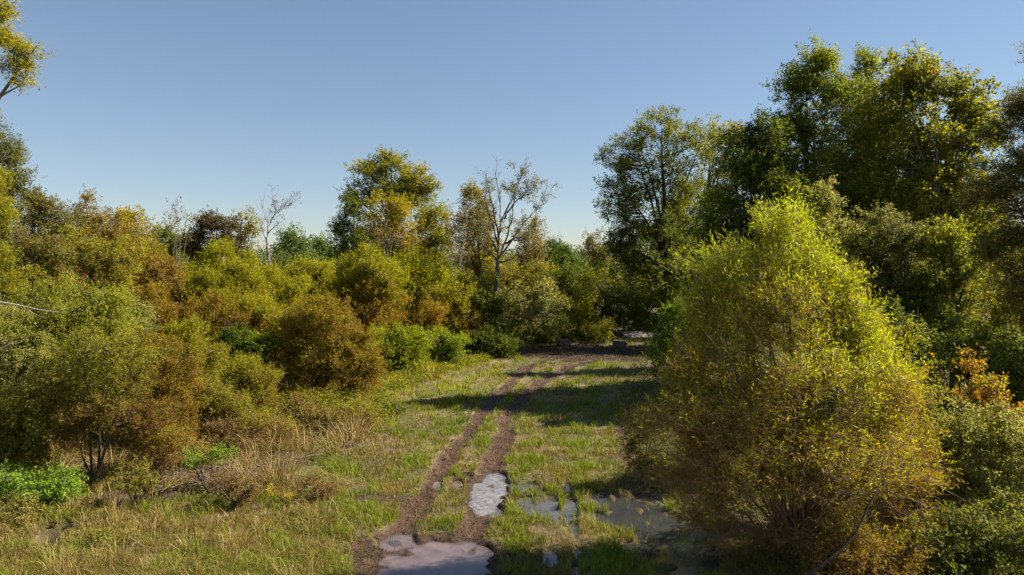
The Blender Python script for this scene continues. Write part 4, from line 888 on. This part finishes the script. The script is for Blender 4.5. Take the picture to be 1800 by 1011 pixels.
herbs('dead_leaves', 'scattered fallen brown leaves and debris on mud and grass', 26000, (-100, 1350), (605, 1130), lambda u, v: (in_water(u, v)[0] < .05) | (rg.random(len(u)) < .12), .015, [(.10, .06, .035), (.2, .13, .07), (.34, .25, .15)], 23., ls=.7)
mudt = lambda u, v: (in_water(u, v)[0] < .25) & (mudmask((u - 900) / F * Dv(v), Dv(v)) > .45)
herbs('mud_crumbs', 'crumbly clods and rotted stems churned up in the muddy ruts', 80000, (400, 1300), (605, 1130), mudt, .035, [(.034, .02, .013), (.080, .048, .030), (.14, .10, .065)], 29., ls=.4)
herbs('weeds', 'knee high olive and green weeds among the tall tan grass', 150000, (-200, 900), (640, 1000), lambda u, v: inpoly(u, v, TALL) & nw(u, v) & (fbm2((u - 900) / F * Dv(v), Dv(v), 1.2, 63., 4) > .5), .55, [(.11, .12, .02), (.16, .16, .03), (.22, .20, .04), (.19, .12, .05)], 31., ls=.9)
BANK = [(650, 705), (770, 665), (880, 628), (900, 615), (830, 602), (680, 602), (640, 650)]
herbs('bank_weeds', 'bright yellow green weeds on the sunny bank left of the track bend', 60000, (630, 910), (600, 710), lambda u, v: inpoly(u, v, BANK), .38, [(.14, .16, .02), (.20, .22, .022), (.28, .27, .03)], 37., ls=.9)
# dry thatch: fallen stalks lying in mats
def stalks(name, label, n, test, ur, vr, length, palette, zr=(.02, .2), tilt=.25):
    u = rg.uniform(*ur, n); v = rg.uniform(*vr, n); ok = test(u, v); u, v = u[ok], v[ok]; N = len(u)
    X = (u - 900) / F * Dv(v); Y = Dv(v); Z = terrain(X, Y)
    A0 = np.stack([X, Y, Z + rg.uniform(*zr, N)], 1); a = rg.random(N) * 6.283
    d = unit(np.stack([np.cos(a), np.sin(a) * .8, rg.normal(size=N) * tilt], 1)); L = (length * rg.uniform(.4, 1.2, N))[:, None]
    f = np.linspace(0, 1, 4)[None, :, None]
    P = A0[:, None] + d[:, None] * L[:, None] * f; P[..., 2:] += f * (1 - f) * L[:, None] * .25; P[..., 2] = np.maximum(P[..., 2], (Z + .01)[:, None])
    V, Q = tubes(P, np.repeat((np.maximum(.003, .3 * px_m(v)))[:, None], 4, 1) * [1, 1, .8, .4], 3)
    cc = pal(palette, rg.random(N)) * rg.uniform(.8, 1.15, N)[:, None]
    return tag(mesh(name, V, Q, M_GRASS, colors=np.repeat(cc, 12, 0)), label, 'dry grass', kind='stuff')
stalks('thatch', 'flattened mats of dead brown grass stalks in front of the left thicket', 80000, lambda u, v: (inpoly(u, v, MAT) | (fbm2((u - 900) / F * Dv(v), Dv(v), 1.4, 44., 3) > .56)) & inpoly(u, v, TALL) & nw(u, v), (-150, 900), (650, 900), .5, [(.16, .10, .07), (.25, .19, .12), (.38, .31, .20)])
stalks('dead_stalks', 'upright dry weed stalks at the edge of the left thicket', 900, lambda u, v: inpoly(u, v, TALL), (0, 620), (700, 800), 1.0, [(.22, .14, .10), (.36, .28, .19), (.45, .38, .28)], tilt=2.)

# plumed bluestem stalks and goldenrods stand out one by one
def stalk_plant(name, cat, label, u, v, h, n, plume, stemc, group, seed, leafc, rad=.12, bushy=.0):
    r = np.random.default_rng(seed); D = Dv(v); X = (u - 900) / F * D
    root = tag(empty(name, (X, D, float(terrain(np.array([X]), np.array([D]))[0]) - .02)), label, cat, group)
    a = r.random(n) * 6.28; le = r.uniform(.02, .25, n) * h; hs = h * r.uniform(.7, 1.05, n)
    B = np.stack([np.cos(a) * rad * r.random(n), np.sin(a) * rad * r.random(n), np.zeros(n)], 1)
    T = B + np.stack([np.cos(a) * le, np.sin(a) * le, hs], 1)
    f = np.linspace(0, 1, 5)[None, :, None]; P = B[:, None] + (T - B)[:, None] * f; P[..., :2] = P[..., :2] * (.5 + .5 * f)
    V, Q = tubes(P, np.full((n, 5), .006) * [1.4, 1.2, 1, .8, .5], 4)
    mesh('stem', V, Q, M_GRASS, root, colors=np.tile(np.array(stemc), (len(V), 1)))
    m = (130 if name != 'goldenrod' else 60) * n; k = r.integers(0, n, m); t = 1 - .28 * r.random(m) ** 1.3
    c = B[k] + (T - B)[k] * t[:, None]; c[:, :2] = B[k, :2] * (.5 + .5 * t)[:, None] + (T - B)[k, :2] * t[:, None]
    c += r.normal(size=(m, 3)) * .028 * (1.25 - t)[:, None] * 3 * (1 + bushy)
    V, Q = leaf_quads(c, unit(r.normal(size=(m, 3)) + [0, 0, .9]), unit(r.normal(size=(m, 3))), r.uniform(.02, .05, m), r.uniform(.008, .016, m))
    mesh('plume' if name != 'goldenrod' else 'bloom', V, Q, M_GRASS, root, colors=np.repeat(np.array(plume) * r.uniform(.7, 1.25, (m, 1)), 4, 0))
    m = 60 * n; k = r.integers(0, n, m); t = r.random(m) * .7
    c = B[k] + (T - B)[k] * t[:, None]
    V, Q = leaf_quads(c, unit(r.normal(size=(m, 3)) + [0, 0, .5]), unit(r.normal(size=(m, 3)) * .5 + [0, 0, 1.]), r.uniform(.06, .13, m), r.uniform(.008, .016, m))
    mesh('leaves', V, Q, M_GRASS, root, colors=np.repeat(np.array(leafc) * r.uniform(.7, 1.25, (m, 1)), 4, 0))
G1 = 'plumed grass stalks left of the track'
for i, (u, v, h, lab) in enumerate([(442, 762, 1.25, 'tallest pinkish plumed grass clump of the row before the olive bush'), (423, 768, 1.0, 'pinkish plumed grass clump left of the tallest one'),
        (456, 758, 1.05, 'pinkish plumed grass clump close right of the tallest one'), (512, 738, .95, 'lone plumed stalk clump below the broad rust orange bush'),
        (541, 742, .8, 'short plumed clump right of the lone plumed stalks'), (400, 775, .85, 'leftmost short plumed grass clump of the row'),
        (88, 800, .9, 'dry plumed stalks left of the thin trunked near tree'), (520, 830, .6, 'small pale seed head standing alone in the tan grass')]):
    stalk_plant('plumed_grass', 'grass clump', lab, u, v, h, 5 if i != 7 else 2, (.34, .19, .14), (.30, .20, .12), G1, 300 + i, (.16, .13, .05))
G2 = 'goldenrods'
gl = [(472, 898, .8, 'bright yellow goldenrod standing alone in the short grass at left'), (508, 902, .55, 'smaller goldenrod just right of the lone bright one'),
      (735, 668, .8, 'goldenrod at the left of the patch on the bank'), (752, 664, .85, 'goldenrod in the middle of the patch on the bank'), (768, 662, .75, 'goldenrod at the right of the patch on the bank'),
      (700, 685, .7, 'goldenrod lower down beside the broad rust orange bush')]
for i, (u, v, h, lab) in enumerate(gl):
    stalk_plant('goldenrod', 'flower', lab, u, v, h, 4 if i < 2 else 9, (.55, .38, .02), (.12, .15, .03), G2, 330 + i, (.10, .13, .03), rad=.1 if i < 2 else .5, bushy=.8)

# ------------------------------------------------------------------ woods beyond, reading as one mass
def woodland(name, label, spots, palette, seed, leaf=.32, per=1500):
    r = np.random.default_rng(seed); Vs = Acc(); T_ = Acc()
    for (x, y, h, rad) in spots:
        nl = 7; c = np.stack([r.normal(size=nl) * rad * .45, r.normal(size=nl) * rad * .45, h * r.uniform(.3, .88, nl)], 1)
        m = per; k = r.integers(0, nl, m); rr = rad * .62
        dr_ = unit(r.normal(size=(m, 3))); p = c[k] + dr_ * (r.random(m) ** .4 * rr)[:, None] * [1, 1, .8]; p[:, 2] = np.clip(p[:, 2], .2, h * 1.02)
        p = p[noise3(p / (rad * .3) + x, seed) > .36]; m = len(p)
        L = np.full(m, max(leaf, 2.4 * y / 683.)) * r.uniform(.6, 1.2, m)
        V, Q = leaf_quads(p + [x, y, 0], unit(r.normal(size=(m, 3))), unit(r.normal(size=(m, 3)) * .7 + [0, 0, 1.]), L, L * .55)
        tint = r.random(); cc = pal(palette, tint + (r.random(m) - .5) * .35) * r.uniform(.75, 1.2, m)[:, None]
        Vs.add(V, Q, np.repeat(cc, 4, 0))
    V, Q, C = Vs.get(); return tag(mesh(name, V, Q, M_LEAF, colors=C), label, 'woods', kind='stuff')
r = np.random.default_rng(9)
sp = []
for D in (88, 100, 118, 140):
    for u in np.arange(-1300, 3100, 42 * 88 / D * 1.1):
        uu = u + r.normal() * 10; vtop = 438 + r.uniform(-8, 10) if 250 < uu < 1100 else 400 + r.uniform(-15, 20)
        sp.append(((uu - 900) / F * D, D + r.normal() * 4, H_CAM + (HOR - vtop) / F * D, 4.2))
woodland('distant_woods', 'distant mixed green woods closing the view behind the trees', sp, [(.053, .083, .027), (.090, .128, .033), (.150, .150, .045), (.210, .165, .045)], 201)
sp = []
for k_ in range(46):   # wood filling the space behind the left thicket
    D = r.uniform(42, 75); u = r.uniform(-700, 600)
    sp.append(((u - 900) / F * D, D, H_CAM + (HOR - r.uniform(440, 475)) / F * D, 3.0))
for k_ in range(20):
    D = r.uniform(56, 76); u = r.uniform(600, 860)
    sp.append(((u - 900) / F * D, D, H_CAM + (HOR - r.uniform(460, 490)) / F * D, 3.0))
woodland('thicket_infill', 'interlocking low growth between the rounded bushes of the left thicket', [((u - 900) / F * D, D, r.uniform(1.3, 2.6) * (1. if D > 30 else .7), r.uniform(1.2, 1.9)) for D, u in [(r.uniform(24.5, 46), r.uniform(-350, 640)) for _ in range(90)]],
         [(.15, .10, .025), (.20, .14, .025), (.21, .19, .025), (.24, .24, .03), (.15, .18, .03)], 207, leaf=.08, per=2000)
woodland('scrub', 'scrubby growth filling the space behind the left thicket', sp, [(.075, .090, .027), (.150, .150, .030), (.210, .150, .038), (.240, .225, .030)], 203, leaf=.2)
sp = []
for k_ in range(95):   # dark wood behind and right of the right hand treeline
    D = r.uniform(38, 80); u = r.uniform(1180 if D > 52 else 1400, 3000)
    sp.append(((u - 900) / F * D, D, H_CAM + (HOR - (r.uniform(180, 300) if 1420 < u < 1720 else r.uniform(270, 380))) / F * D * .92, 3.4))
for k_ in range(14):  # unseen trees beyond the right edge, added for the shade they cast
    D = r.uniform(29, 38); u = r.uniform(1950, 2700)
    sp.append(((u - 900) / F * D, D, r.uniform(11, 15), 3.0))
for x_, y_, h_ in ((24, 15, 6), (27, 19, 7.5), (23, 21, 7), (30, 14, 7), (33, 20, 8), (29, 25, 9), (26, 9, 6), (36, 26, 10)):
    sp.append((x_, y_, h_, 2.4))
woodland('deep_woods', 'dense shaded woods behind the right hand treeline, with unseen shade trees added at the right', sp, [(.045, .068, .021), (.075, .098, .027), (.135, .135, .033)], 205, leaf=.2, per=2200)
print('plant leaves', NLEAF)
